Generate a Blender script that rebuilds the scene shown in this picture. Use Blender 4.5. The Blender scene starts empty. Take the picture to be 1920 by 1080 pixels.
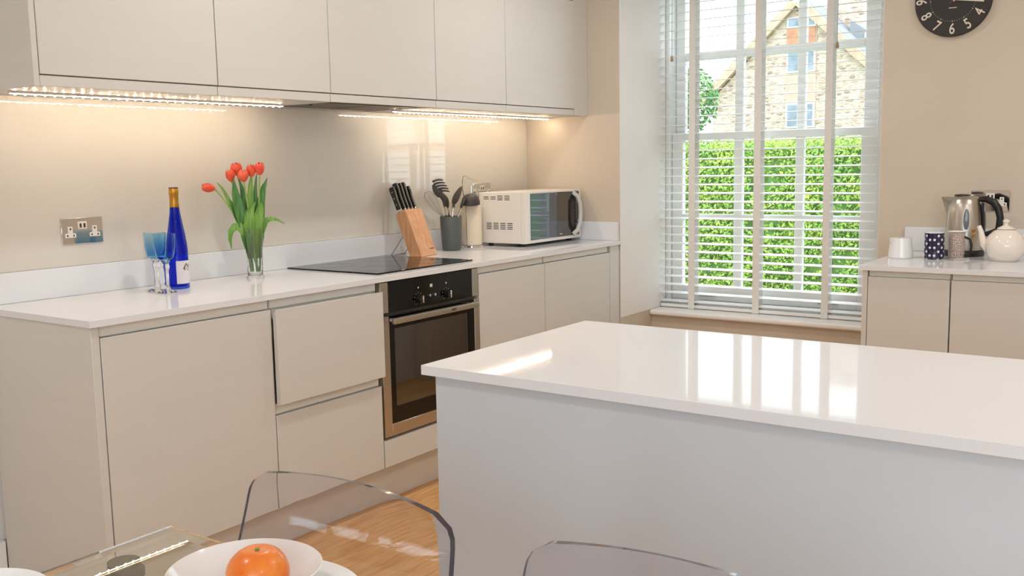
import bpy, bmesh, math, random
from mathutils import Vector, Matrix
random.seed(7)
S = bpy.context.scene
COL = S.collection
PI = math.pi
R = math.radians

# ------------------------------------------------------------------ camera
F_PX = 1835.57
cam_d = bpy.data.cameras.new('camera')
cam = bpy.data.objects.new('camera', cam_d)
COL.objects.link(cam)
yaw, pitch, roll = -0.9527, -0.1258, -0.0189
_f = Vector((-math.sin(yaw) * math.cos(pitch), math.cos(yaw) * math.cos(pitch), math.sin(pitch)))
_r = Vector((math.cos(yaw), math.sin(yaw), 0))
_u = _r.cross(_f)
_r2 = math.cos(roll) * _r + math.sin(roll) * _u
_u2 = -math.sin(roll) * _r + math.cos(roll) * _u
M = Matrix((_r2, _u2, -_f)).transposed().to_4x4()
M.translation = Vector((-1.4683, -3.0323, 1.2814))
cam.matrix_world = M
cam_d.sensor_width = 36
cam_d.lens = 36 * F_PX / 1920
cam_d.clip_start = 0.02
S.camera = cam

# ------------------------------------------------------------------ world, lights, exposure
w = bpy.data.worlds.new('sky')
S.world = w
w.use_nodes = True
wn = w.node_tree.nodes
bg = wn['Background']
bg.inputs['Color'].default_value = (0.79, 0.90, 1.0, 1)
bg.inputs['Strength'].default_value = 3.8

vs = S.view_settings
S.display_settings.display_device = 'sRGB'
vs.view_transform = 'Standard'
vs.look = 'None'
vs.exposure = 0.05
vs.gamma = 1.0
vs.use_curve_mapping = False
try:
    S.cycles.use_denoising = True
    S.cycles.max_bounces = 14
    S.cycles.transmission_bounces = 12
    S.cycles.transparent_max_bounces = 12
    S.cycles.sample_clamp_indirect = 6
except Exception:
    pass

def area(name, loc, direction, sx, sy, power, color, portal=False, shape='RECTANGLE', spread=180):
    l = bpy.data.lights.new(name, 'AREA')
    l.shape = shape
    l.size = sx
    if shape == 'RECTANGLE':
        l.size_y = sy
    l.energy = power
    l.color = color
    l.spread = R(spread)
    o = bpy.data.objects.new(name, l)
    o.location = loc
    o.rotation_euler = Vector(direction).to_track_quat('-Z', 'Y').to_euler()
    COL.objects.link(o)
    if portal:
        l.cycles.is_portal = True
    return o

WARM = (1.0, 0.965, 0.93)
# daylight through the kitchen window and the big glazed opening behind the camera
area('window_daylight_portal', (3.75, -1.22, 1.40), (-1, 0, 0), 1.6, 1.9, 1, (1, 1, 1), portal=True)
area('patio_daylight_portal', (-3.43, -4.4, 1.17), (1, 0, 0), 3.4, 2.35, 1, (1, 1, 1), portal=True)
# warm ceiling downlights
for lx, ly in ((-1.4, -1.3), (0.6, -1.15), (2.0, -1.15), (0.4, -3.4), (2.0, -3.2), (-1.6, -4.6), (0.6, -5.0)):
    area('ceiling_downlight', (lx, ly, 2.44), (0, 0, -1), 0.12, 0.12, 8.3, WARM, shape='DISK')

# ------------------------------------------------------------------ materials
def lin(c):
    c = c / 255.0
    return c / 12.92 if c <= 0.04045 else ((c + 0.055) / 1.055) ** 2.4
def rgb(r, g, b):
    return (lin(r), lin(g), lin(b), 1)
MATS = {}
def mat(name, col, rough=0.5, metal=0.0, coat=0.0, coat_rough=0.02, trans=0.0, ior=1.5, emit=None, estr=0.0,
        var=0.0, scale=20.0, stretch=(1, 1, 1), bump=0.0, alpha=1.0, spec=0.5, col2=None):
    m = bpy.data.materials.new(name)
    m.use_nodes = True
    nt = m.node_tree
    p = nt.nodes['Principled BSDF']
    p.inputs['Base Color'].default_value = col
    p.inputs['Roughness'].default_value = rough
    p.inputs['Metallic'].default_value = metal
    p.inputs['Coat Weight'].default_value = coat
    p.inputs['Coat Roughness'].default_value = coat_rough
    p.inputs['Transmission Weight'].default_value = trans
    p.inputs['IOR'].default_value = ior
    p.inputs['Specular IOR Level'].default_value = spec
    if emit:
        p.inputs['Emission Color'].default_value = emit
        p.inputs['Emission Strength'].default_value = estr
    if var > 0 or bump > 0:
        tc = nt.nodes.new('ShaderNodeTexCoord')
        mp = nt.nodes.new('ShaderNodeMapping')
        mp.inputs['Scale'].default_value = stretch
        nz = nt.nodes.new('ShaderNodeTexNoise')
        nz.inputs['Scale'].default_value = scale
        nz.inputs['Detail'].default_value = 5
        nt.links.new(tc.outputs['Object'], mp.inputs['Vector'])
        nt.links.new(mp.outputs['Vector'], nz.inputs['Vector'])
        if var > 0:
            mx = nt.nodes.new('ShaderNodeMix')
            mx.data_type = 'RGBA'
            c2 = col2 if col2 else (col[0] * (1 - var), col[1] * (1 - var), col[2] * (1 - var), 1)
            mx.inputs['A'].default_value = col
            mx.inputs['B'].default_value = c2
            cr = nt.nodes.new('ShaderNodeValToRGB')
            cr.color_ramp.elements[0].position = 0.35
            cr.color_ramp.elements[1].position = 0.65
            nt.links.new(nz.outputs['Fac'], cr.inputs['Fac'])
            nt.links.new(cr.outputs['Color'], mx.inputs['Factor'])
            nt.links.new(mx.outputs['Result'], p.inputs['Base Color'])
        if bump > 0:
            bp = nt.nodes.new('ShaderNodeBump')
            bp.inputs['Strength'].default_value = bump
            bp.inputs['Distance'].default_value = 0.002
            nt.links.new(nz.outputs['Fac'], bp.inputs['Height'])
            nt.links.new(bp.outputs['Normal'], p.inputs['Normal'])
    MATS[name] = m
    return m

PAINT = mat('beige_wall_paint', rgb(208, 196, 179), 0.85, var=0.03, scale=4, bump=0.05)
PAINTW = mat('white_wall_paint', rgb(240, 238, 234), 0.8, var=0.03, scale=4)
CEIL = mat('ceiling_paint', rgb(240, 236, 228), 0.9, var=0.02, scale=3)
CAB = mat('cashmere_satin_lacquer', rgb(214, 212, 206), 0.42, var=0.025, scale=3, stretch=(1, 1, 8))
CABI = mat('pale_grey_satin_lacquer', rgb(204, 211, 217), 0.45, var=0.02, scale=3)
RAIL = mat('grey_channel_lacquer', rgb(228, 227, 220), 0.4, var=0.02, scale=5)
CARC = mat('carcass_board', rgb(204, 200, 192), 0.6, var=0.03, scale=10)
PLIN = mat('plinth_board', rgb(216, 210, 200), 0.5, var=0.05, scale=6, stretch=(1, 1, 5))
QUARTZ = mat('white_quartz', rgb(231, 233, 236), 0.05, spec=0.15, ior=1.3, var=0.03, scale=350)
SPLASH = mat('back_painted_beige_glass', rgb(217, 212, 202), 0.35, coat=1.0, coat_rough=0.015, var=0.015, scale=2)
TRIMW = mat('white_gloss_woodwork', rgb(249, 249, 248), 0.35, var=0.02, scale=8)
STEEL = mat('brushed_steel', rgb(196, 190, 180), 0.32, 1.0, var=0.12, scale=40, stretch=(1, 1, 40))
STEELD = mat('dark_filter_steel', rgb(120, 112, 102), 0.5, 0.7, var=0.2, scale=60)
CHROME = mat('polished_chrome', rgb(225, 225, 225), 0.06, 1.0, var=0.03, scale=5)
BLKG = mat('black_glass', rgb(12, 12, 12), 0.07, spec=0.35, var=0.1, scale=5)
BLKP = mat('black_plastic', rgb(24, 23, 23), 0.35, var=0.1, scale=30)
DGREY = mat('charcoal_plastic', rgb(58, 52, 48), 0.45, var=0.12, scale=20)
WHITEP = mat('white_plastic', rgb(238, 232, 224), 0.35, var=0.02, scale=10)
CERAM = mat('white_glazed_ceramic', rgb(240, 240, 240), 0.12, coat=0.6, var=0.02, scale=10)
CERAMC = mat('cream_glazed_ceramic', rgb(240, 230, 218), 0.14, coat=0.6, var=0.02, scale=10)
SLATE = mat('slate_stoneware', rgb(84, 90, 88), 0.5, var=0.08, scale=60)
PAPER = mat('kitchen_paper', rgb(240, 224, 200), 0.9, var=0.03, scale=60, bump=0.3)
HOLE = mat('dark_hole', rgb(14, 13, 12), 0.8, var=0.1, scale=20)
GREEN = mat('tulip_leaf', rgb(88, 138, 52), 0.42, var=0.5, scale=18, stretch=(6, 6, 1), col2=rgb(124, 166, 68))
GREEND = mat('dark_tulip_leaf', rgb(46, 98, 40), 0.42, var=0.4, scale=18, stretch=(6, 6, 1), col2=rgb(80, 132, 56))
STEM = mat('tulip_stem', rgb(150, 186, 92), 0.45, var=0.3, scale=25)
PETAL = mat('red_tulip_petal', rgb(240, 108, 74), 0.45, var=0.5, scale=28, col2=rgb(222, 66, 46))
BEECH = mat('beech_block', rgb(218, 166, 122), 0.45, var=0.25, scale=9, stretch=(9, 9, 1), col2=rgb(202, 144, 100))
OAK = mat('oak_plank', rgb(228, 178, 120), 0.42, var=0.3, scale=7, stretch=(1, 9, 1), col2=rgb(206, 150, 92), bump=0.08)
OAK2 = mat('oak_plank_darker', rgb(222, 170, 112), 0.42, var=0.3, scale=7, stretch=(1, 9, 1), col2=rgb(198, 142, 86), bump=0.08)
OAK3 = mat('oak_plank_paler', rgb(234, 186, 130), 0.42, var=0.3, scale=7, stretch=(1, 9, 1), col2=rgb(214, 160, 102), bump=0.08)
ORANGE = mat('orange_peel', rgb(240, 142, 48), 0.33, coat=0.3, var=0.25, scale=30, bump=0.4, col2=rgb(232, 112, 30))
SLAT = mat('white_blind_slat', rgb(250, 249, 247), 0.4, var=0.02, scale=6)
TAPE = mat('cream_ladder_tape', rgb(242, 239, 234), 0.9, var=0.06, scale=80)
CORD = mat('blind_cord', rgb(190, 186, 178), 0.8, var=0.1, scale=60)
ACORN = mat('wooden_acorn', rgb(186, 160, 132), 0.6, var=0.2, scale=60)
CLOCKF = mat('black_clock_face', rgb(44, 40, 37), 0.55, var=0.12, scale=30)
CLOCKM = mat('cream_clock_marking', rgb(222, 212, 196), 0.6, var=0.05, scale=30)
REDM = mat('red_clock_hand', rgb(170, 70, 60), 0.5, var=0.1, scale=30)
GOLD = mat('gold_foil', rgb(206, 152, 62), 0.35, 0.8, var=0.2, scale=50)
LABEL = mat('bottle_label_paper', rgb(232, 226, 232), 0.7, var=0.04, scale=40)
MOTH = mat('olive_print', rgb(120, 112, 70), 0.7, var=0.3, scale=120)
CARD = mat('dark_reddish_foil', rgb(74, 34, 30), 0.4, 0.4, var=0.2, scale=50)
LEDE = mat('lit_led', (1, .8, .55, 1), 0.5, emit=(1.0, 0.80, 0.58, 1), estr=230, var=0.02)
TAPEE = mat('lit_led_tape', (1, .8, .55, 1), 0.5, emit=(1.0, 0.79, 0.57, 1), estr=86, var=0.02)
HEDGE = mat('hedge_leaf', rgb(186, 202, 92), 0.6, var=0.7, scale=5, col2=rgb(132, 172, 76))
HEDGEC = mat('hedge_core', rgb(106, 144, 66), 0.9, var=0.5, scale=12)
TREEL = mat('tree_leaf', rgb(140, 178, 108), 0.6, var=0.6, scale=3, col2=rgb(70, 124, 62))
BARK = mat('bark', rgb(98, 84, 68), 0.9, var=0.4, scale=9, bump=0.4)
GRASS = mat('garden_grass', rgb(92, 128, 54), 0.9, var=0.4, scale=9)
BRICKP = mat('pinkish_brick_panel', rgb(206, 184, 166), 0.85, var=0.3, scale=6, col2=rgb(196, 168, 148))
TERRA = mat('terracotta_panel', rgb(206, 146, 112), 0.8, var=0.2, scale=4)
VERGE = mat('sandstone_verge', rgb(212, 184, 160), 0.85, var=0.25, scale=3, col2=rgb(196, 160, 136))
SLATER = mat('grey_roof_slate', rgb(156, 157, 160), 0.7, var=0.3, scale=9, stretch=(1, 6, 6))
WINB = mat('far_window_pane', rgb(150, 162, 176), 0.1, var=0.3, scale=2, col2=rgb(116, 124, 132))
WINF = mat('far_window_frame', rgb(222, 230, 232), 0.5, var=0.03, scale=8)

def glass(name, col, rough=0.0, ior=1.5, bump=0.0):
    m = bpy.data.materials.new(name)
    m.use_nodes = True
    nt = m.node_tree
    for n in list(nt.nodes):
        nt.nodes.remove(n)
    out = nt.nodes.new('ShaderNodeOutputMaterial')
    g = nt.nodes.new('ShaderNodeBsdfPrincipled')
    g.inputs['Base Color'].default_value = col
    g.inputs['Roughness'].default_value = rough
    g.inputs['IOR'].default_value = ior
    g.inputs['Transmission Weight'].default_value = 1.0
    nt.links.new(g.outputs[0], out.inputs['Surface'])
    if bump > 0:
        tc = nt.nodes.new('ShaderNodeTexCoord')
        nz = nt.nodes.new('ShaderNodeTexNoise')
        nz.inputs['Scale'].default_value = 6
        bp = nt.nodes.new('ShaderNodeBump')
        bp.inputs['Strength'].default_value = bump
        bp.inputs['Distance'].default_value = 0.01
        nt.links.new(tc.outputs['Object'], nz.inputs['Vector'])
        nt.links.new(nz.outputs['Fac'], bp.inputs['Height'])
        nt.links.new(bp.outputs['Normal'], g.inputs['Normal'])
    return m
ACRYL = glass('clear_acrylic', (0.98, 0.98, 0.99, 1), 0.0, 1.42, bump=0.10)
_va = ACRYL.node_tree.nodes.new('ShaderNodeVolumeAbsorption')
_va.inputs['Color'].default_value = (0.50, 0.46, 0.66, 1)
_va.inputs['Density'].default_value = 20.0
ACRYL.node_tree.links.new(_va.outputs[0], [n for n in ACRYL.node_tree.nodes if n.type == 'OUTPUT_MATERIAL'][0].inputs['Volume'])
CLEARG = glass('clear_glass', (0.99, 1.0, 0.995, 1), 0.0, 1.5)
TABLEG = glass('greenish_table_glass', (0.93, 0.97, 0.94, 1), 0.0, 1.52)
TABLEB = mat('mirrored_border_gold_reflection', rgb(206, 158, 112), 0.16, 1.0, var=0.05, scale=40)  # mirror tinted gold to paint in the warm splashback and LED reflection
BLUEG = glass('cobalt_bottle_glass', (0.05, 0.12, 0.80, 1), 0.0, 1.3)
def graded_glass(name, lo, hi, z0, z1, ior):
    m = glass(name, hi, 0.0, ior)
    nt = m.node_tree
    g = [n for n in nt.nodes if n.type == 'BSDF_PRINCIPLED'][0]
    tc = nt.nodes.new('ShaderNodeTexCoord')
    sx = nt.nodes.new('ShaderNodeSeparateXYZ')
    mr = nt.nodes.new('ShaderNodeMapRange')
    mr.inputs['From Min'].default_value = z0
    mr.inputs['From Max'].default_value = z1
    cr = nt.nodes.new('ShaderNodeValToRGB')
    cr.color_ramp.elements[0].color = lo
    cr.color_ramp.elements[1].color = hi
    nt.links.new(tc.outputs['Object'], sx.inputs[0])
    nt.links.new(sx.outputs['Z'], mr.inputs['Value'])
    nt.links.new(mr.outputs[0], cr.inputs['Fac'])
    nt.links.new(cr.outputs['Color'], g.inputs['Base Color'])
    return m
TURQ = graded_glass('turquoise_glass', (0.16, 0.52, 0.88, 1), (0.72, 0.89, 0.97, 1), 0.11, 0.19, 1.25)
WATER = glass('water', (0.97, 1.0, 0.97, 1), 0.0, 1.33)

def thin_glass(name, tint, refl=0.0):
    m = bpy.data.materials.new(name)
    m.use_nodes = True
    nt = m.node_tree
    for n in list(nt.nodes):
        nt.nodes.remove(n)
    out = nt.nodes.new('ShaderNodeOutputMaterial')
    tr = nt.nodes.new('ShaderNodeBsdfTransparent')
    tr.inputs['Color'].default_value = tint
    gl = nt.nodes.new('ShaderNodeBsdfGlossy')
    gl.inputs['Roughness'].default_value = 0.02
    fr = nt.nodes.new('ShaderNodeFresnel')
    fr.inputs['IOR'].default_value = 1.45
    mx = nt.nodes.new('ShaderNodeMixShader')
    ad = nt.nodes.new('ShaderNodeMath')
    ad.operation = 'MAXIMUM'
    ad.inputs[1].default_value = refl
    nt.links.new(fr.outputs[0], ad.inputs[0])
    nt.links.new(ad.outputs[0], mx.inputs[0])
    nt.links.new(tr.outputs[0], mx.inputs[1])
    nt.links.new(gl.outputs[0], mx.inputs[2])
    nt.links.new(mx.outputs[0], out.inputs['Surface'])
    return m
PANE = thin_glass('window_pane_glass', (0.97, 0.985, 0.98, 1))
OVENG = thin_glass('tinted_oven_glass', (0.75, 0.80, 0.70, 1), 0.24)
MWG = thin_glass('dark_microwave_glass', (0.12, 0.13, 0.14, 1))

def stone_mat():
    m = bpy.data.materials.new('rubble_stone_wall')
    m.use_nodes = True
    nt = m.node_tree
    p = nt.nodes['Principled BSDF']
    p.inputs['Roughness'].default_value = 0.9
    tc = nt.nodes.new('ShaderNodeTexCoord')
    mp = nt.nodes.new('ShaderNodeMapping')
    mp.inputs['Scale'].default_value = (1, 4.4, 11)
    vo = nt.nodes.new('ShaderNodeTexVoronoi')
    vo.inputs['Scale'].default_value = 1.0
    ve = nt.nodes.new('ShaderNodeTexVoronoi')
    ve.feature = 'DISTANCE_TO_EDGE'
    ve.inputs['Scale'].default_value = 1.0
    nt.links.new(tc.outputs['Object'], mp.inputs['Vector'])
    nt.links.new(mp.outputs['Vector'], vo.inputs['Vector'])
    nt.links.new(mp.outputs['Vector'], ve.inputs['Vector'])
    sep = nt.nodes.new('ShaderNodeSeparateColor')
    nt.links.new(vo.outputs['Color'], sep.inputs[0])
    cr = nt.nodes.new('ShaderNodeValToRGB')
    e = cr.color_ramp.elements
    e[0].position = 0.0; e[0].color = rgb(164, 136, 120)
    e[1].position = 1.0; e[1].color = rgb(210, 196, 178)
    for pos, c in ((0.2, rgb(196, 168, 146)), (0.5, rgb(214, 196, 174)), (0.75, rgb(206, 174, 156))):
        k = e.new(pos); k.color = c
    nt.links.new(sep.outputs[0], cr.inputs['Fac'])
    mx = nt.nodes.new('ShaderNodeMix')
    mx.data_type = 'RGBA'
    mx.inputs['A'].default_value = rgb(212, 198, 182)
    rp = nt.nodes.new('ShaderNodeValToRGB')
    rp.color_ramp.elements[0].position = 0.02
    rp.color_ramp.elements[1].position = 0.09
    nt.links.new(ve.outputs['Distance'], rp.inputs['Fac'])
    nt.links.new(rp.outputs['Color'], mx.inputs['Factor'])
    nt.links.new(cr.outputs['Color'], mx.inputs['B'])
    nt.links.new(mx.outputs['Result'], p.inputs['Base Color'])
    bp = nt.nodes.new('ShaderNodeBump')
    bp.inputs['Distance'].default_value = 0.05
    nt.links.new(ve.outputs['Distance'], bp.inputs['Height'])
    nt.links.new(bp.outputs['Normal'], p.inputs['Normal'])
    return m
STONE = stone_mat()

def wrap_pattern(name, base, dot, k, thr, rot=45, soft=0.03, grid=False):
    """printed pattern wrapped round a cylinder (local z axis)"""
    m = bpy.data.materials.new(name)
    m.use_nodes = True
    nt = m.node_tree
    N, L = nt.nodes.new, nt.links.new
    p = nt.nodes['Principled BSDF']
    p.inputs['Roughness'].default_value = 0.15
    p.inputs['Coat Weight'].default_value = 0.5
    tc = N('ShaderNodeTexCoord')
    sx = N('ShaderNodeSeparateXYZ')
    L(tc.outputs['Object'], sx.inputs[0])
    at = N('ShaderNodeMath'); at.operation = 'ARCTAN2'
    L(sx.outputs['Y'], at.inputs[0]); L(sx.outputs['X'], at.inputs[1])
    mu = N('ShaderNodeMath'); mu.operation = 'MULTIPLY'; mu.inputs[1].default_value = 0.037
    L(at.outputs[0], mu.inputs[0])
    cb = N('ShaderNodeCombineXYZ')
    L(mu.outputs[0], cb.inputs['X']); L(sx.outputs['Z'], cb.inputs['Y'])
    mp = N('ShaderNodeMapping')
    mp.inputs['Rotation'].default_value = (0, 0, R(rot))
    mp.inputs['Scale'].default_value = (k, k, k)
    L(cb.outputs[0], mp.inputs['Vector'])
    vo = N('ShaderNodeTexVoronoi')
    vo.voronoi_dimensions = '2D'
    vo.inputs['Scale'].default_value = 1
    vo.inputs['Randomness'].default_value = 0.35 if grid else 0.0
    L(mp.outputs['Vector'], vo.inputs['Vector'])
    cr = N('ShaderNodeValToRGB')
    cr.color_ramp.elements[0].position = thr
    cr.color_ramp.elements[0].color = dot
    cr.color_ramp.elements[1].position = thr + soft
    cr.color_ramp.elements[1].color = base
    L(vo.outputs['Distance'], cr.inputs['Fac'])
    L(cr.outputs['Color'], p.inputs['Base Color'])
    return m
DOTMUG = wrap_pattern('navy_glaze_with_white_dots', rgb(24, 20, 62), rgb(236, 232, 236), 46, 0.20)
PATMUG = wrap_pattern('brown_printed_white_glaze', rgb(128, 100, 92), rgb(226, 210, 198), 190, 0.3, rot=0, soft=0.2, grid=True)

# ------------------------------------------------------------------ mesh helpers
ROOT = {}
class MB:
    def __init__(s):
        s.v = []; s.f = []
    def add(s, v, f):
        b = len(s.v)
        s.v += [tuple(p) for p in v]
        s.f += [tuple(i + b for i in q) for q in f]
        return s
    def box(s, x0, x1, y0, y1, z0, z1):
        x0, x1 = min(x0, x1), max(x0, x1); y0, y1 = min(y0, y1), max(y0, y1); z0, z1 = min(z0, z1), max(z0, z1)
        v = [(x0, y0, z0), (x1, y0, z0), (x1, y1, z0), (x0, y1, z0), (x0, y0, z1), (x1, y0, z1), (x1, y1, z1), (x0, y1, z1)]
        return s.add(v, [(3, 2, 1, 0), (4, 5, 6, 7), (0, 1, 5, 4), (1, 2, 6, 5), (2, 3, 7, 6), (3, 0, 4, 7)])
    def obox(s, M, sx, sy, sz):
        v = [M @ Vector((x * sx / 2, y * sy / 2, z * sz / 2)) for z in (-1, 1) for (x, y) in ((-1, -1), (1, -1), (1, 1), (-1, 1))]
        return s.add(v, [(3, 2, 1, 0), (4, 5, 6, 7), (0, 1, 5, 4), (1, 2, 6, 5), (2, 3, 7, 6), (3, 0, 4, 7)])
    def prism(s, poly, axis, a, b):
        """2-D polygon extruded along an axis; poly in the two other axes' order"""
        n = len(poly)
        def P(p, t):
            return {'x': (t, p[0], p[1]), 'y': (p[0], t, p[1]), 'z': (p[0], p[1], t)}[axis]
        v = [P(p, a) for p in poly] + [P(p, b) for p in poly]
        f = [tuple(range(n)), tuple(range(2 * n - 1, n - 1, -1))]
        f += [(i, i + n, (i + 1) % n + n, (i + 1) % n) for i in range(n)]
        return s.add(v, f)
    def lathe(s, prof, c=(0, 0, 0), n=32, ang=2 * PI, closed=False):
        v = []; f = []
        k = len(prof)
        full = ang >= 2 * PI - 1e-6
        cols = n if full else n + 1
        for i in range(cols):
            a = ang * i / n
            for r, z in prof:
                v.append((c[0] + r * math.cos(a), c[1] + r * math.sin(a), c[2] + z))
        for i in range(n):
            j = (i + 1) % cols
            for q in range(k if closed else k - 1):
                q2 = (q + 1) % k
                f.append((i * k + q, j * k + q, j * k + q2, i * k + q2))
        return s.add(v, f)
    def tube(s, pts, r, n=8, caps=True, flat=None):
        pts = [Vector(p) for p in pts]
        m = len(pts)
        rs = r if isinstance(r, (list, tuple)) else [r] * m
        T = []
        for i in range(m):
            t = (pts[min(i + 1, m - 1)] - pts[max(i - 1, 0)])
            T.append(t.normalized() if t.length > 1e-9 else Vector((0, 0, 1)))
        ref = Vector((0, 0, 1)) if abs(T[0].z) < 0.9 else Vector((1, 0, 0))
        nrm = (ref - ref.dot(T[0]) * T[0]).normalized()
        v = []
        for i in range(m):
            nrm = nrm - nrm.dot(T[i]) * T[i]
            nrm = nrm.normalized() if nrm.length > 1e-6 else T[i].orthogonal().normalized()
            b = T[i].cross(nrm)
            for k in range(n):
                a = 2 * PI * k / n
                ca, sa = math.cos(a), math.sin(a)
                if flat:
                    sa *= flat
                v.append(pts[i] + rs[i] * (ca * nrm + sa * b))
        f = []
        for i in range(m - 1):
            for k in range(n):
                k2 = (k + 1) % n
                f.append((i * n + k, i * n + k2, (i + 1) * n + k2, (i + 1) * n + k))
        if caps:
            f.append(tuple(range(n - 1, -1, -1)))
            f.append(tuple((m - 1) * n + k for k in range(n)))
        return s.add(v, f)
    def sphere(s, c, r, n=16, m=10, sx=1, sy=1, sz=1):
        v = [(c[0], c[1], c[2] + r * sz)]
        for i in range(1, m):
            p = PI * i / m
            for k in range(n):
                a = 2 * PI * k / n
                v.append((c[0] + r * sx * math.sin(p) * math.cos(a), c[1] + r * sy * math.sin(p) * math.sin(a), c[2] + r * sz * math.cos(p)))
        v.append((c[0], c[1], c[2] - r * sz))
        f = [(0, 1 + k, 1 + (k + 1) % n) for k in range(n)]
        for i in range(m - 2):
            for k in range(n):
                k2 = (k + 1) % n
                f.append((1 + i * n + k, 1 + (i + 1) * n + k, 1 + (i + 1) * n + k2, 1 + i * n + k2))
        L = len(v) - 1
        f += [(L, 1 + (m - 2) * n + (k + 1) % n, 1 + (m - 2) * n + k) for k in range(n)]
        return s.add(v, f)
    def xform(s, M):
        s.v = [tuple(M @ Vector(p)) for p in s.v]
        return s
    def build(s, name, material, parent=None, bevel=0.0, smooth=True, local=False, seg=1):
        v = s.v
        if parent is not None and not local:
            Mi = ROOT[root_of(parent).name].inverted()
            v = [Mi @ Vector(p) for p in v]
        me = bpy.data.meshes.new(name)
        me.from_pydata([tuple(p) for p in v], [], s.f)
        bm = bmesh.new()
        bm.from_mesh(me)
        bmesh.ops.recalc_face_normals(bm, faces=bm.faces)
        if bevel > 0:
            ed = [e for e in bm.edges if len(e.link_faces) == 2 and e.calc_face_angle(0) > R(40)]
            bmesh.ops.bevel(bm, geom=ed, offset=bevel, segments=seg, affect='EDGES', profile=0.6)
        bm.to_mesh(me)
        bm.free()
        if smooth:
            me.polygons.foreach_set('use_smooth', [True] * len(me.polygons))
            me.set_sharp_from_angle(angle=R(38))
        me.materials.append(material)
        o = bpy.data.objects.new(name, me)
        COL.objects.link(o)
        if smooth and bevel > 0 and seg > 1:
            wm = o.modifiers.new('weighted_normals', 'WEIGHTED_NORMAL')
            wm.keep_sharp = True
            wm.weight = 90
        if parent is not None:
            o.parent = parent
        return o
def root_of(o):
    while o.parent is not None:
        o = o.parent
    return o
def tag(o, label=None, cat=None, group=None, kind=None):
    if label: o['label'] = label
    if cat: o['category'] = cat
    if group: o['group'] = group
    if kind: o['kind'] = kind
    return o
def thing(name, label, cat, loc=(0, 0, 0), rotz=0.0, group=None, kind=None):
    o = bpy.data.objects.new(name, None)
    o.empty_display_size = 0.05
    COL.objects.link(o)
    o.location = loc
    o.rotation_euler = (0, 0, rotz)
    ROOT[o.name] = Matrix.Translation(loc) @ Matrix.Rotation(rotz, 4, 'Z')
    return tag(o, label, cat, group, kind)
def copy_tree(o, parent=None):
    c = o.copy()
    COL.objects.link(c)
    if parent is not None:
        c.parent = parent
    for ch in [x for x in o.children]:
        copy_tree(ch, c)
    return c
def B(*a):
    return MB().box(*a)
def qbez(a, b, c, n=10):
    a, b, c = Vector(a), Vector(b), Vector(c)
    return [(1 - t) ** 2 * a + 2 * t * (1 - t) * b + t * t * c for t in [i / n for i in range(n + 1)]]

# ------------------------------------------------------------------ dimensions read off the photograph
X1 = 2.9515            # window wall
ZT, TH = 0.881, 0.0197 # worktop
ZB = ZT - TH
YF, YD = -0.585, -0.574
UY, UB, UD = -0.393, 1.5205, 1.5525
RY0, RY1 = -0.577, -1.863   # window recess sides

# ------------------------------------------------------------------ room shell
CZ = 2.45
XL, YR = -3.40, -6.20
fl = thing('floor', None, None, (0, 0, -0.03), kind='structure')
B(XL, X1, YR, 0.0, -0.06, -0.016).build('subfloor', CARC, fl, smooth=False)
pw, pl = 0.19, 1.9
B(X1, 3.60, RY1 - 0.05, RY0 + 0.05, -0.06, -0.016).build('subfloor', CARC, fl, smooth=False)
for _q in range(7):
    _y1 = RY0 - 0.0008 - _q * 0.19
    _y0 = max(_y1 - 0.1884, RY1 + 0.0008)
    B(X1 + 0.0008, 3.3022, _y0, _y1, -0.016, 0.0).build('plank', OAK if _q % 2 else OAK3, fl, bevel=0.0012, smooth=False)
row = 0
y = -0.002
oaks = [OAK, OAK2, OAK3]
while y > YR + 0.01:
    y0 = max(y - pw, YR)
    x = XL - random.random() * pl
    while x < X1:
        xa, xb_ = max(x, XL), min(x + pl, X1)
        if xb_ - xa > 0.05:
            B(xa + 0.0008, xb_ - 0.0008, y0 + 0.0008, y - 0.0008, -0.016, 0.0).build('plank', random.choice(oaks), fl, bevel=0.0012, smooth=False)
        x += pl
    y = y0
tag(B(XL - 0.2, 3.7, YR - 0.2, 0.2, CZ, CZ + 0.1).build('ceiling', CEIL, smooth=False), kind='structure')
tag(B(XL - 0.2, 3.7, 0.0, 0.2, -0.03, CZ).build('wall_back', PAINTW, smooth=False), kind='structure')
tag(B(XL - 0.2, 3.7, YR - 0.2, YR, -0.03, CZ).build('wall_front', PAINTW, smooth=False), kind='structure')
# window wall with a deep recess running down to the floor; thin apron below the sill
wr = MB().box(X1, 3.62, RY0, -0.0005, -0.03, CZ).box(X1, 3.62, YR, RY1, -0.03, CZ)
wr.box(X1, 3.62, RY1, RY0, 2.36, CZ).box(3.303, 3.62, RY1, RY0, -0.03, 0.452)
tag(wr.build('wall_right', PAINT, smooth=False), kind='structure')
# wall behind the viewer with a wide glazed opening
PY0, PY1, PZ = -6.1, -2.7, 2.35
wl = MB().box(XL - 0.2, XL, PY1, 0, -0.03, CZ).box(XL - 0.2, XL, YR, PY0, -0.03, CZ).box(XL - 0.2, XL, PY0, PY1, PZ, CZ)
tag(wl.build('wall_left', PAINTW, smooth=False), kind='structure')
d1 = thing('door_1', None, None, (XL - 0.08, (PY0 + PY1) / 2, 0), kind='structure')
fm = MB()
for yy in (PY0, PY0 + 1.13, PY0 + 2.25, PY1 - 0.07):
    fm.box(XL - 0.11, XL - 0.05, yy, yy + 0.07, 0, PZ)
fm.box(XL - 0.11, XL - 0.05, PY0, PY1, PZ - 0.07, PZ).box(XL - 0.11, XL - 0.05, PY0, PY1, 0, 0.07)
fm.build('frame', TRIMW, d1, smooth=False)
tag(MB().box(XL, 0.0075, -0.02, -0.0005, 0.0, 0.142).build('baseboard_back', TRIMW, bevel=0.003), kind='structure')

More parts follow.
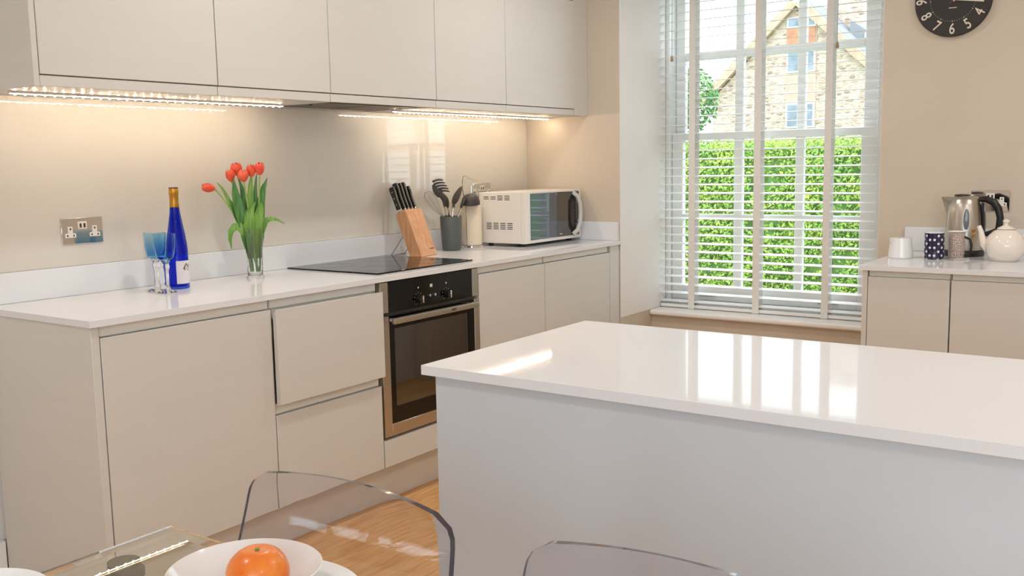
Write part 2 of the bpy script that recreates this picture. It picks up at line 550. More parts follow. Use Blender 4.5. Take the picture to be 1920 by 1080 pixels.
rl = MB().box(X1 + 0.001, 3.4695, RY0 - 0.002, RY0 - 0.0002, 0.4805, 2.3598)
rl.box(X1 + 0.001, 3.4695, RY1 + 0.0002, RY1 + 0.002, 0.4805, 2.3598)
tag(rl.build('trim_2', PAINTW, smooth=False), kind='structure')

# ------------------------------------------------------------------ sash window in the recess
win = thing('window_1', None, None, (3.5, -1.2, 0.48), kind='structure')
fr = MB()
fr.box(3.47, 3.60, -0.5775, -0.600, 0.48, 2.36).box(3.47, 3.60, -1.705, -1.8625, 0.48, 2.36).box(3.47, 3.60, -0.600, -1.705, 2.30, 2.36)
fr.box(3.47, 3.60, -0.600, -1.705, 0.4805, 0.515)
fr.build('box_frame', TRIMW, win, bevel=0.003, smooth=False)
lo = MB()
xa, xb = 3.50, 3.54
lo.box(xa, xb, -0.602, -0.666, 0.518, 1.428).box(xa, xb, -1.624, -1.703, 0.518, 1.428)
lo.box(xa, xb, -0.666, -1.624, 0.518, 0.60).box(xa, xb, -0.666, -1.624, 1.392, 1.428)
lo.build('lower_sash', TRIMW, win, bevel=0.003, smooth=False)
for ya, yb in ((-0.961, -1.009), (-1.294, -1.338)):
    B(xa + 0.004, xb - 0.004, ya, yb, 0.60, 1.392).build('glazing_bar', TRIMW, win, bevel=0.004, smooth=False)
B(xa + 0.003, xb - 0.003, -0.666, -1.624, 0.962, 0.992).build('glazing_bar', TRIMW, win, bevel=0.004, smooth=False)
ys = [(-0.666, -0.961), (-1.009, -1.294), (-1.338, -1.624)]
for ya, yb in ys:
    for za, zb in ((0.60, 0.962), (0.992, 1.392)):
        MB().add([(3.52, ya, za), (3.52, yb, za), (3.52, yb, zb), (3.52, ya, zb)], [(0, 1, 2, 3)]).build('pane', PANE, win, smooth=False)
k = (3.56 + 1.4683) / (3.5 + 1.4683)
uy = lambda q: -3.0323 + k * (q + 3.0323)
uz = lambda q: 1.2814 + k * (q - 1.2814)
xa, xb = 3.55, 3.59
u = MB()
u.box(xa, xb, -0.602, uy(-0.682), 1.40, 2.30).box(xa, xb, uy(-1.636), -1.703, 1.40, 2.30)
u.box(xa, xb, uy(-0.682), uy(-1.636), 1.395, 1.43).box(xa, xb, uy(-0.682), uy(-1.636), 2.24, 2.30)
u.build('upper_sash', TRIMW, win, bevel=0.003, smooth=False)
for ya, yb in ((-0.970, -1.016), (-1.301, -1.344)):
    B(xa + 0.004, xb - 0.004, uy(ya), uy(yb), 1.43, 2.24).build('glazing_bar', TRIMW, win, bevel=0.004, smooth=False)
B(xa + 0.003, xb - 0.003, uy(-0.682), uy(-1.636), uz(1.816), uz(1.858)).build('glazing_bar', TRIMW, win, bevel=0.004, smooth=False)
for ya, yb in ((-0.682, -0.97), (-1.016, -1.301), (-1.344, -1.636)):
    for za, zb in ((1.43, uz(1.816)), (uz(1.858), 2.24)):
        MB().add([(3.57, uy(ya), za), (3.57, uy(yb), za), (3.57, uy(yb), zb), (3.57, uy(ya), zb)], [(0, 1, 2, 3)]).build('pane', PANE, win, smooth=False)
for yc in (-0.815, -1.48):
    MB().tube([(3.4995, yc + 0.05, 0.548), (3.485, yc + 0.045, 0.548), (3.482, yc, 0.547), (3.485, yc - 0.045, 0.548), (3.4995, yc - 0.05, 0.548)], 0.006, 8).build('sash_lift', STEEL, win)
MB().box(3.272, 3.47, RY1 + 0.0005, RY0 - 0.0005, 0.4525, 0.480).build('trim_1', TRIMW, bevel=0.011, seg=3)['kind'] = 'structure'

# venetian blind
bl = thing('venetian_blind', 'white wooden venetian blind with cloth ladder tapes hanging in the window recess', 'blind', (3.42, -1.17, 0.48))
bz0, pitch_z = 0.5185, 0.0454
sl_me = None
BY0, BY1 = -0.583, -1.722
for i in range(40):
    z = bz0 + i * pitch_z
    if z > 2.27:
        break
    if sl_me is None:
        Mx = Matrix.Translation((3.42, (BY0 + BY1) / 2, z)) @ Matrix.Rotation(R(-6.3), 4, 'Y')
        o = MB().obox(Mx, 0.050, abs(BY1 - BY0), 0.0030).build('slat', SLAT, bl, bevel=0.001, smooth=False)
        sl_me = o
    else:
        o = sl_me.copy()
        COL.objects.link(o)
        o.location = (0, 0, i * pitch_z)
B(3.397, 3.443, BY0, BY1, 0.4835, 0.502).build('bottom_rail', SLAT, bl, bevel=0.003)
B(3.385, 3.455, BY0, BY1, 2.285, 2.34).build('headrail', SLAT, bl, bevel=0.003)
for ya, yb in ((-0.752, -0.788), (-1.116, -1.152), (-1.477, -1.511)):
    B(3.3915, 3.3925, ya, yb, 0.482, 2.30).build('ladder_tape', TAPE, bl, smooth=False)
    B(3.4475, 3.4485, ya, yb, 0.482, 2.30).build('ladder_tape', TAPE, bl, smooth=False)
for yc, zc in ((-0.655, 1.808), (-1.531, 1.806)):
    c = MB().tube([(3.388, yc, zc + 0.03), (3.388, yc, 2.285)], 0.0014, 6).build('pull_cord', CORD, bl)
    MB().lathe([(0, 0), (0.0075, 0.001), (0.0085, 0.010), (0.006, 0.026), (0.0025, 0.033), (0, 0.033)], (3.388, yc, zc), 12).build('acorn', ACORN, c)
c = MB().tube([(3.389, -0.618, 0.56), (3.389, -0.618, 2.285)], 0.0013, 6).build('pull_cord', CORD, bl)

# ------------------------------------------------------------------ base run
S0, S1, S2, S3, S4, S5 = 0.034, 0.6385, 1.1478, 1.7500, 2.2515, 2.8492
DT, DB = 0.8277, 0.1591
ep = B(0.008, 0.0325, YD, -0.0205, 0.0, ZB - 0.001).build('end_panel', CAB, bevel=0.0015)
tag(ep, 'tall flat beige panel closing the near left end of the base units', 'panel')

def carcass(root, xa, xb, z0=0.152, back=-0.004, front=-0.553, top=ZB - 0.002):
    m = MB()
    t = 0.018
    m.box(xa, xa + t, front, back, z0, top).box(xb - t, xb, front, back, z0, top)
    m.box(xa + t, xb - t, front, back, z0, z0 + t).box(xa + t, xb - t, back - 0.008, back, z0 + t, top)
    return m.build('carcass', CARC, root, smooth=False)
def rail_profile(root, xa, xb, zlo, zhi, name='handle_channel'):
    m = MB().prism([(-0.5525, zlo - 0.035), (-0.5525, zlo + 0.001), (-0.5635, zlo + 0.003), (-0.5635, zhi), (-0.540, zhi), (-0.540, zlo - 0.035)], 'x', xa, xb)
    return m.build(name, RAIL, root, bevel=0.0008, smooth=False)
def front_panel(root, name, xa, xb, z0, z1, dy=0.0, m=CAB):
    # slab front whose top edge is bevelled backwards to give a finger grip
    yf, yb = YD + dy, YD + dy + 0.0205
    poly = [(yf, z0), (yf, z1), (yf + 0.003, z1 + 0.0005), (yb - 0.002, z1 - 0.012), (yb - 0.002, z0)]
    return MB().prism(poly, 'x', xa, xb).build(name, m, root, bevel=0.0012)

def base_cab(name, label, xa, xb):
    r = thing(name, label, 'cabinet', ((xa + xb) / 2, -0.28, 0.15), group='handleless base units')
    carcass(r, xa, xb)
    rail_profile(r, xa + 0.004, xb - 0.006, DT, ZB - 0.003)
    front_panel(r, 'door', xa + 0.002, xb - 0.002, DB, DT)
    return r
base_cab('base_cabinet', 'wide beige base cabinet at the near end, below the wine bottle', S0, S1)
r = thing('drawer_unit', 'beige two-drawer base unit with its top drawer slightly open beside the oven', 'cabinet', ((S1 + S2) / 2, -0.28, 0.15), group='handleless base units')
carcass(r, S1 + 0.001, S2 - 0.001)
rail_profile(r, S1 + 0.004, S2 - 0.008, DT, ZB - 0.003)
rail_profile(r, S1 + 0.004, S2 - 0.008, 0.474, 0.512)
front_panel(r, 'drawer', S1 + 0.002, S2 - 0.003, 0.512, DT, -0.022)['label'] = 'top drawer front standing slightly proud'
front_panel(r, 'drawer', S1 + 0.002, S2 - 0.003, DB, 0.474)
r = thing('oven_housing', 'beige base unit housing the built-in oven, with a blank bottom panel', 'cabinet', ((S2 + S3) / 2, -0.28, 0.15), group='handleless base units')
m = MB()
m.box(S2, S2 + 0.002, -0.553, -0.004, 0.152, ZB - 0.002).box(S3 - 0.002, S3, -0.553, -0.004, 0.152, ZB - 0.002)
m.box(S2 + 0.002, S3 - 0.002, -0.553, -0.004, 0.152, 0.262)
m.build('carcass', CARC, r, smooth=False)
B(S2 + 0.002, S3 - 0.002, YD, -0.5535, DB, 0.262).build('bottom_panel', CAB, r, bevel=0.0012)
base_cab('base_cabinet', 'beige base cabinet right of the oven, under the paper roll', S3 + 0.0005, S4)
base_cab('base_cabinet', 'beige base cabinet under the microwave, against the window wall', S4 + 0.0005, S5)
tag(B(S5 + 0.003, 2.945, YD, -0.50, DB - 0.007, ZB - 0.001).build('filler_panel', CAB, bevel=0.0012),
    'narrow beige filler strip between last base door and the window recess corner', 'panel')
tag(B(0.0335, 2.949, -0.502, -0.486, 0.0, 0.150).build('plinth', PLIN, bevel=0.001),
    'long recessed beige plinth along the floor below the base units', 'plinth')
tag(B(0.0, 2.949, YF, -0.003, ZB, ZT).build('worktop', QUARTZ, bevel=0.0015, seg=2),
    'long white quartz worktop with the hob, vase, bottle and microwave on it', 'worktop')
tag(B(0.003, 2.949, -0.020, -0.0008, ZT + 0.0005, 0.977).build('upstand', QUARTZ, bevel=0.001),
    'low white quartz upstand behind the long worktop, below the glass', 'upstand')
tag(B(2.932, 2.9505, -0.572, -0.0215, ZT + 0.0005, 0.977).build('upstand', QUARTZ, bevel=0.001),
    'short white quartz upstand behind the microwave on the side wall', 'upstand')
tag(B(0.003, 2.9495, -0.0070, -0.0008, 0.9775, UB - 0.001).build('splashback', SPLASH, bevel=0.0008),
    'glossy beige glass splashback between the worktop and the wall units', 'splashback')

# ------------------------------------------------------------------ oven
ov = thing('built_in_oven', 'built-in steel and black glass oven below the hob', 'oven', ((S2 + S3) / 2, -0.56, 0.27))
OX0, OX1 = S2 + 0.004, S3 - 0.004
B(OX0 + 0.004, OX1 - 0.004, -0.552, -0.52, 0.270, 0.858).build('body_flange', STEELD, ov, smooth=False)
cav = MB()
cav.box(1.185, 1.715, -0.10, -0.095, 0.33, 0.70).box(1.185, 1.19, -0.519, -0.10, 0.33, 0.70).box(1.71, 1.715, -0.519, -0.10, 0.33, 0.70)
cav.box(1.19, 1.71, -0.519, -0.10, 0.33, 0.335).box(1.19, 1.71, -0.519, -0.10, 0.695, 0.70)
CAVM = mat('grey_enamel', rgb(150, 154, 140), 0.4, var=0.15, scale=30)
cav.build('cavity', CAVM, ov, smooth=False)
# control fascia: steel cheeks with a black glass centre
for xa, xb in ((OX0, 1.196), (1.703, OX1)):
    B(xa, xb, YD, -0.553, 0.742, 0.857).build('steel_cheek', STEEL, ov, bevel=0.001)
fas = B(1.1965, 1.7025, YD - 0.002, -0.553, 0.742, 0.857).build('control_fascia', BLKG, ov, bevel=0.001)
for xc in (1.364, 1.533):
    kn = MB().lathe([(0, -0.020), (0.013, -0.020), (0.0155, 0), (0.0155, 0.001)], (0, 0, 0), 20)
    kn.xform(Matrix.Translation((xc, YD - 0.0025, 0.774)) @ Matrix.Rotation(R(-90), 4, 'X'))
    ko = kn.build('knob', BLKP, ov)
    B(xc - 0.0035, xc + 0.0035, YD - 0.030, YD - 0.0228, 0.760, 0.789).build('knob_grip', CHROME, ko, bevel=0.0015)
    dd = MB()
    for a in range(-140, 141, 35):
        ax, az = xc + 0.024 * math.sin(R(a)), 0.774 + 0.024 * math.cos(R(a))
        dd.box(ax - 0.001, ax + 0.001, YD - 0.0028, YD - 0.0022, az - 0.001, az + 0.001)
    dd.box(xc - 0.003, xc + 0.003, YD - 0.0028, YD - 0.0022, 0.815, 0.821)
    tag(dd.build('dial_marks', CLOCKM, ov, smooth=False), kind='stuff')
for xc in (1.428, 1.459):
    bt = MB().lathe([(0, -0.006), (0.0055, -0.006), (0.006, 0)], (0, 0, 0), 14)
    bt.xform(Matrix.Translation((xc, YD - 0.0024, 0.781)) @ Matrix.Rotation(R(-90), 4, 'X'))
    bt.build('button', CHROME, ov)
B(1.434, 1.448, YD - 0.0030, YD - 0.0021, 0.812, 0.824).build('indicator_light', CLOCKM, ov, smooth=False)
# door: steel surround, black glass border, tinted window
dr = MB()
dr.box(OX0, 1.193, YD - 0.004, -0.553, 0.274, 0.730).box(1.712, OX1, YD - 0.004, -0.553, 0.274, 0.730)
dr.box(1.193, 1.712, YD - 0.004, -0.553, 0.274, 0.319)
door = dr.build('door', STEEL, ov, bevel=0.001)
bd = MB()
YG = YD - 0.002
bd.box(1.1935, 1.222, YG, -0.556, 0.3195, 0.728).box(1.672, 1.7115, YG, -0.556, 0.3195, 0.728)
bd.box(1.222, 1.672, YG, -0.556, 0.680, 0.728).box(1.222, 1.672, YG, -0.556, 0.3195, 0.382)
bd.build('glass_border', BLKG, door, smooth=False)
B(1.222, 1.672, YG + 0.002, YG + 0.006, 0.382, 0.680).build('window_glass', OVENG, door, smooth=False)
hb = MB().box(1.174, 1.686, YD - 0.052, YD - 0.034, 0.7045, 0.7285)
hd = hb.build('handle', STEEL, door, bevel=0.005, seg=2)
for xc in (1.20, 1.660):
    B(xc - 0.008, xc + 0.008, YD - 0.034, YD - 0.005, 0.709, 0.723).build('handle_post', STEEL, hd, bevel=0.002)
rk = MB()
for i in range(9):
    yy = -0.50 + i * 0.045
    rk.tube([(1.20, yy, 0.608), (1.70, yy, 0.608)], 0.002, 6)
rk.tube([(1.20, -0.505, 0.610), (1.70, -0.505, 0.610)], 0.003, 6)
rk.build('rack', CHROME, ov)
tr = MB().box(1.205, 1.695, -0.50, -0.12, 0.448, 0.452).box(1.205, 1.695, -0.505, -0.50, 0.440, 0.466)
tr.build('tray', CHROME, ov, smooth=False)
def text_mesh(txt, size, name, material, parent, Mw, depth=0.0003, bold=0.0):
    cu = bpy.data.curves.new(name, 'FONT')
    cu.body = txt
    cu.size = size
    cu.align_x = 'CENTER'
    cu.align_y = 'CENTER'
    cu.extrude = depth
    cu.offset = bold
    t = bpy.data.objects.new('tmp_text', cu)
    COL.objects.link(t)
    dg = bpy.context.evaluated_depsgraph_get()
    dg.update()
    me = bpy.data.meshes.new_from_object(t.evaluated_get(dg))
    me.name = name
    bpy.data.objects.remove(t)
    Ml = (ROOT[root_of(parent).name].inverted() @ Mw) if parent is not None else Mw
    me.transform(Ml)
    me.materials.clear()
    me.materials.append(material)
    o = bpy.data.objects.new(name, me)
    COL.objects.link(o)
    o.parent = parent
    return o
text_mesh('NEFF', 0.014, 'maker_name', BLKP, hd, Matrix.Translation((1.52, YD - 0.0524, 0.716)) @ Matrix.Rotation(R(90), 4, 'X'))

# hob
HOBG = mat('black_hob_glass', rgb(14, 13, 12), 0.06, spec=0.3, var=0.1, scale=5)
hob = thing('ceramic_hob', 'frameless black glass hob set on the white worktop above the oven', 'hob', (1.485, -0.28, ZT))
B(1.198, 1.780, -0.523, -0.030, ZT + 0.0004, ZT + 0.006).build('glass_plate', HOBG, hob, bevel=0.0015)
zn = MB()
RINGM = mat('hob_ring_print', rgb(40, 39, 38), 0.12, coat=0.8, var=0.1, scale=20)
for xc, yc, rr in ((1.34, -0.40, 0.09), (1.34, -0.16, 0.075), (1.63, -0.40, 0.075), (1.63, -0.16, 0.09)):
    zn = MB().lathe([(rr - 0.0015, 0), (rr, 0), (rr, 0.0002), (rr - 0.0015, 0.0002)], (xc, yc, ZT + 0.0061), 40, closed=True)
    zn.build('cooking_ring', RINGM, hob, smooth=False)

# ------------------------------------------------------------------ wall units
UX = [0.0234, 0.6219, 1.1247, 1.7287, 2.2277, 2.8208]
UT = 2.083
labs = ['wide beige wall unit at the near left end, above the wine bottle',
        'beige wall unit second from the left, above the red tulips',
        'beige wall unit with built-in extractor hood above the hob',
        'beige wall unit right of the extractor, above the knife block and utensils',
        'beige wall unit nearest the window, above the microwave']
tag(B(0.005, 0.0225, UY, -0.002, UB - 0.002, UT + 0.12).build('wall_unit_end_panel', CAB, bevel=0.0012),
    'flat beige side panel on the near end of the wall units', 'panel')
for i in range(5):
    xa, xb = UX[i], UX[i + 1]
    r = thing('wall_cabinet', labs[i], 'cabinet', ((xa + xb) / 2, -0.2, UB), group='handleless wall units')
    m = MB()
    t = 0.018
    fy = UY + 0.0215
    a, b = xa + 0.0008, xb - 0.0008
    m.box(a, a + t, fy, -0.002, UB, UT + 0.1).box(b - t, b, fy, -0.002, UB, UT + 0.1)
    m.box(a + t, b - t, fy, -0.002, UB + (0.03 if i == 2 else 0), UB + 0.05).box(a + t, b - t, fy, -0.002, UT + 0.08, UT + 0.1).box(a + t, b - t, -0.01, -0.002, UB + 0.05, UT + 0.08)
    m.build('carcass', CAB, r, smooth=False)
    B(xa + 0.0015, xb - 0.0015, UY + 0.004, fy - 0.0005, UB, UD - 0.003).build('lower_rail', CAB, r, bevel=0.0008)
    B(xa + 0.0015, xb - 0.0015, UY, fy - 0.0005, UD, UT).build('door', CAB, r, bevel=0.0012)
    B(xa + 0.0015, xb - 0.0015, UY + 0.004, fy - 0.0005, UT + 0.004, UT + 0.1).build('upper_rail', CAB, r, bevel=0.0008)
    if i == 2:
        hx0, hx1 = a + t + 0.002, b - t - 0.002
        hd_ = B(hx0, hx1, fy + 0.002, -0.012, UB + 0.004, UB + 0.028).build('extractor_hood', STEELD, r, bevel=0.001)
        for q in range(2):
            w_ = (hx1 - hx0 - 0.06) / 2
            fx = hx0 + 0.02 + q * (w_ + 0.02)
            B(fx, fx + w_, fy + 0.05, -0.06, UB + 0.001, UB + 0.0038).build('grease_filter', STEELD, hd_, bevel=0.001)
        MB().sphere((1.672, -0.24, UB + 0.0005), 0.006, 10, 6, sz=0.5).build('hood_lamp', HOLE, hd_)
        MB().sphere((1.19, -0.215, UB + 0.0005), 0.006, 10, 6, sz=0.5).build('hood_lamp', HOLE, hd_)
tag(B(UX[5] + 0.001, X1 - 0.001, UY + 0.002, -0.002, UB, UT + 0.1).build('wall_unit_filler', CAB, bevel=0.001),
    'beige filler strip between the last wall unit and the side wall', 'panel')

# LED strips under the wall units
def led(xa, xb, n, label):
    r = thing('led_strip', label, 'light', ((xa + xb) / 2, -0.17, UB - 0.004), group='under-cabinet light strips')
    B(xa - 0.004, xb + 0.004, -0.177, -0.163, UB - 0.0070, UB - 0.0006).build('backing', WHITEP, r, smooth=False)
    B(xa, xb, -0.1717, -0.1683, UB - 0.0082, UB - 0.0072).build('tape', TAPEE, r, smooth=False)
    proto = None
    for i in range(n):
        x = xa + (xb - xa) * (i + 0.5) / n
        if proto is None:
            proto = MB().sphere((x, -0.170, UB - 0.0096), 0.0030, 8, 5, sz=0.7).build('diode', LEDE, r)
            x0 = x
        else:
            c = proto.copy()
            COL.objects.link(c)
            c.location = (x - x0, 0, 0)
    return r
led(0.055, 1.089, 34, 'warm lit light strip under the near left wall units, above the bottle')
led(1.704, 2.916, 40, 'warm lit light strip under the wall units nearest the window, above the microwave')

# ------------------------------------------------------------------ sockets
def socket(name, label, Mw, inserts=True, wide=0.146):
    r = thing(name, label, 'socket', tuple(Mw.translation))
    ROOT[r.name] = Matrix.Translation(Mw.translation)
    pl_ = MB().box(-wide / 2, wide / 2, -0.004, 0, -0.043, 0.043).xform(Mw).build('plate', CHROME, r, bevel=0.0015)
    for sx in (-0.043, 0.043):
        m = MB()
        m.prism([(sx - 0.0185, -0.021), (sx + 0.0185, -0.021), (sx + 0.0185, -0.008), (sx + 0.008, -0.006), (sx + 0.008, 0.015), (sx - 0.008, 0.015), (sx - 0.008, -0.006), (sx - 0.0185, -0.008)], 'y', -0.0054, -0.0041)
        ins = m.xform(Mw).build('socket_insert', WHITEP, r, smooth=False)
        for hx, hz in ((0, 0.007), (-0.011, -0.0145), (0.011, -0.0145)):
            MB().box(sx + hx - 0.0022, sx + hx + 0.0022, -0.0058, -0.0055, hz - 0.003, hz + 0.003).xform(Mw).build('pin_hole', HOLE, ins, smooth=False)
    us = MB().box(-0.016, 0.016, -0.0060, -0.0041, 0.006, 0.030).xform(Mw).build('usb_module', WHITEP, r, bevel=0.001)
    for q in (-0.007, 0.007):
        MB().box(q - 0.0035, q + 0.0035, -0.0066, -0.0061, 0.010, 0.024).xform(Mw).build('usb_port', DGREY, us, smooth=False)
    return r
socket('wall_socket', 'chrome double socket on the splashback left of the wine bottle', Matrix.Translation((0.3445, -0.0075, 1.091)))
socket('wall_socket', 'chrome double socket on the splashback half hidden behind the paper roll', Matrix.Translation((2.535, -0.0075, 1.146)))
socket('wall_socket', 'chrome double socket on the window wall behind the kettle', Matrix.Translation((X1 - 0.0008, -2.305, 1.096)) @ Matrix.Rotation(R(-90), 4, 'Z'))

# ------------------------------------------------------------------ island
IX0, IX1, IY = 0.009, 0.6526, -1.7515
IYE = -4.35
isl = thing('kitchen_island', 'pale grey panelled kitchen island in front of the window', 'island', (0.33, -3.0, 0))
B(0.030, 0.048, IYE + 0.02, -1.771, 0.0, ZB - 0.001).build('back_panel', CABI, isl, bevel=0.0015)
B(0.0485, 0.612, IYE + 0.02, -1.771, 0.15, ZB - 0.001).build('carcass', CABI, isl, bevel=0.001)
B(0.0485, 0.56, IYE + 0.04, -1.80, 0.0, 0.149).build('plinth', PLIN, isl, smooth=False)
for i in range(4):
    ya = -1.773 - i * 0.638
    B(0.6125, 0.632, ya - 0.634, ya, DB, DT).build('door', CAB, isl, bevel=0.001)
tag(B(IX0, IX1, IYE, IY, ZB + 0.0003, ZT + 0.0008).build('island_worktop', QUARTZ, bevel=0.0018, seg=2),
    'glossy white quartz worktop on the island, reflecting the window', 'worktop')

# ------------------------------------------------------------------ right-hand counter
RX = 2.284
rw = tag(B(2.272, X1 - 0.001, -2.915, -1.976, ZB, ZT).build('side_worktop', QUARTZ, bevel=0.0015, seg=2),
         'white quartz worktop below the clock with the kettle and teapot on it', 'worktop')
tag(B(2.932, X1 - 0.001, -2.915, -1.942 - 0.036, ZT + 0.0005, 0.983).build('upstand', QUARTZ, bevel=0.001),
    'low white quartz upstand on the window wall behind the kettle', 'upstand')
tag(B(RX, X1 - 0.001, -2.0045, -1.986, 0.0, ZB - 0.001).build('end_panel', CAB, bevel=0.0012),
    'beige end panel of the side units, right beside the window recess', 'panel')
def side_cab(label, ya, yb):
    r = thing('base_cabinet', label, 'cabinet', (2.6, (ya + yb) / 2, 0.15), group='side base units')
    B(RX + 0.022, X1 - 0.003, yb, ya, 0.152, ZB - 0.002).build('carcass', CARC, r, smooth=False)
    B(RX + 0.011, RX + 0.0215, yb + 0.004, ya - 0.004, 0.8395, ZB - 0.003).build('handle_channel', RAIL, r, smooth=False)
    B(RX, RX + 0.0155, yb + 0.002, ya - 0.002, DB, 0.838).build('door', CAB, r, bevel=0.0012)
side_cab('narrow beige side base cabinet beside the window, below the navy mug', -2.0050, -2.2955)
side_cab('wider beige side base cabinet at the right edge, below the teapot', -2.2965, -2.8960)
tag(B(RX + 0.07, RX + 0.085, -2.896, -2.005, 0.0, 0.15).build('plinth', PLIN, smooth=False), 'beige plinth under the side units below the clock', 'plinth')

# ------------------------------------------------------------------ clock
ck = thing('wall_clock', 'round black wall clock with cream numerals above the kettle', 'clock', (X1 - 0.02, -2.138, 1.914))
CKX = X1 - 0.0008
Mc = Matrix.Translation((CKX, -2.138, 1.914)) @ Matrix(((0, 0, -1, 0), (-1, 0, 0, 0), (0, 1, 0, 0), (0, 0, 0, 1)))
# local: +x to the right as seen, +y up, +z out of the wall
MB().lathe([(0, 0), (0.145, 0), (0.1475, 0.003), (0.1475, 0.018), (0.145, 0.021), (0, 0.021)], (0, 0, 0), 64).xform(Mc).build('face', CLOCKF, ck)
for h in range(1, 13):
    a = R(90 - 30 * h)
    rot = R(-30 * h)
    if 4 <= h <= 8:
        rot += PI
    Mt = Mc @ Matrix.Translation((0.1185 * math.cos(a), 0.1185 * math.sin(a), 0.0214)) @ Matrix.Rotation(rot, 4, 'Z') @ Matrix.Diagonal((0.76, 1, 1, 1))
    text_mesh(str(h), 0.060, 'numeral', CLOCKM, ck, Mt, bold=0.0005)
dm = MB()
for i in range(60):
    a = R(6 * i)
    rr = 0.0021 if i % 5 == 0 else 0.0010
    dm.lathe([(0, 0.0214), (rr, 0.0214), (rr, 0.0210)], (0.0865 * math.cos(a), 0.0865 * math.sin(a), 0), 8)
tag(dm.xform(Mc).build('minute_dots', CLOCKM, ck, smooth=False), kind='stuff')
def hand(name, ang, l0, l1, w0, w1, z, m):
    p = MB().prism([(-l0, -w0), (l1, -w1), (l1, w1), (-l0, w0)], 'z', z, z + 0.001)
    p.xform(Mc @ Matrix.Rotation(ang, 4, 'Z')).build(name, m, ck, smooth=False)
hand('minute_hand', R(-8.5), 0.01, 0.118, 0.0022, 0.0040, 0.0225, CLOCKM)
hand('hour_hand', R(128), 0.01, 0.075, 0.003, 0.0042, 0.0240, CLOCKM)
hand('second_hand', R(60), 0.02, 0.10, 0.0008, 0.0008, 0.0255, REDM)
MB().lathe([(0, 0.028), (0.005, 0.028), (0.005, 0.0215)], (0, 0, 0), 16).xform(Mc).build('hub', REDM, ck)
MB().box(-0.015, 0.015, -0.0345, -0.0315, 0.0211, 0.0214).xform(Mc).build('maker_mark', CLOCKM, ck, smooth=False)

# ------------------------------------------------------------------ things on the long worktop
Z0 = ZT + 0.0003
# wine bottle
bo = thing('wine_bottle', 'tall cobalt blue wine bottle with gold neck foil beside the goblets', 'bottle', (0.587, -0.172, Z0))
prof = [(0, 0.004), (0.026, 0.002), (0.032, 0.0), (0.0352, 0.004), (0.0355, 0.02), (0.0355, 0.128), (0.0335, 0.155), (0.0285, 0.190), (0.0225, 0.225), (0.0175, 0.258), (0.0150, 0.285), (0.0142, 0.336), (0.0142, 0.338),
        (0.0120, 0.338), (0.0122, 0.285), (0.0150, 0.258), (0.0200, 0.225), (0.026, 0.19), (0.031, 0.155), (0.033, 0.128), (0.033, 0.02), (0.028, 0.008), (0, 0.009)]
MB().lathe(prof, (0, 0, 0), 40).build('glass_body', BLUEG, bo, local=True)
fo = MB().lathe([(0.0155, 0.275), (0.0158, 0.276), (0.0150, 0.300), (0.0147, 0.318), (0.0162, 0.320), (0.0162, 0.332), (0.0152, 0.336), (0.0152, 0.3425)], (0, 0, 0), 28).build('neck_foil', GOLD, bo, local=True)
MB().lathe([(0.0154, 0.3400), (0.0154, 0.3435), (0, 0.3435)], (0, 0, 0), 24).build('foil_top', CARD, fo, local=True)
# curved paper label, turned a little to the right as seen
def curved_patch(r_, a0, a1, z0, z1, n=16, th=0.0003):
    v = []; f = []
    for i in range(n + 1):
        a = a0 + (a1 - a0) * i / n
        for rr in (r_, r_ + th):
            for z in (z0, z1):
                v.append((rr * math.cos(a), rr * math.sin(a), z))
    for i in range(n):
        b, c = i * 4, (i + 1) * 4
        f += [(b + 2, c + 2, c + 3, b + 3), (b, b + 1, c + 1, c), (b + 1, b + 3, c + 3, c + 1), (b, c, c + 2, b + 2)]
    f += [(0, 2, 3, 1), (n * 4, n * 4 + 1, n * 4 + 3, n * 4 + 2)]
    return MB().add(v, f)
va = math.atan2(-3.03 + 0.172, -1.47 - 0.587)     # azimuth from the bottle towards the viewer
lb = curved_patch(0.0358, va - R(10), va + R(120), 0.018, 0.096).build('label', LABEL, bo, local=True)
def on_label(poly, name):
    m = MB()
    v = [((0.0364) * math.cos(va + p[0] / 0.0364), 0.0364 * math.sin(va + p[0] / 0.0364), p[1]) for p in poly]
    m.add(v, [tuple(range(len(v)))])
    return m.build(name, MOTH, lb, smooth=False, local=True)
on_label([(0.016, 0.070), (0.026, 0.085), (0.032, 0.088), (0.036, 0.078), (0.030, 0.066), (0.022, 0.062)], 'moth_print')
on_label([(0.036, 0.078), (0.042, 0.086), (0.044, 0.072), (0.038, 0.062), (0.032, 0.064)], 'moth_print')
# goblets
def goblet(label, x, y):
    g = thing('goblet', label, 'glass', (x, y, Z0), group='blue goblets')
    bp_ = [(0, 0.108), (0.018, 0.110), (0.0265, 0.116), (0.031, 0.130), (0.034, 0.155), (0.0362, 0.195), (0.0352, 0.1955), (0.0325, 0.155), (0.029, 0.132), (0.024, 0.121), (0.014, 0.116), (0, 0.115)]
    MB().lathe(bp_, (0, 0, 0), 40).build('bowl', TURQ, g, local=True)
    sp = [(0, 0.0), (0.030, 0.0), (0.032, 0.002), (0.028, 0.005), (0.012, 0.011), (0.0085, 0.025), (0.0085, 0.07), (0.011, 0.080), (0.0125, 0.088), (0.010, 0.096), (0.013, 0.103), (0.016, 0.1075), (0, 0.1078)]
    MB().lathe(sp, (0, 0, 0), 28).build('stem', CLEARG, g, local=True)
    return g
goblet('front turquoise glass goblet with clear stem, in front of the bottle', 0.489, -0.242)
goblet('back turquoise glass goblet with clear stem, half behind the front one', 0.505, -0.167)

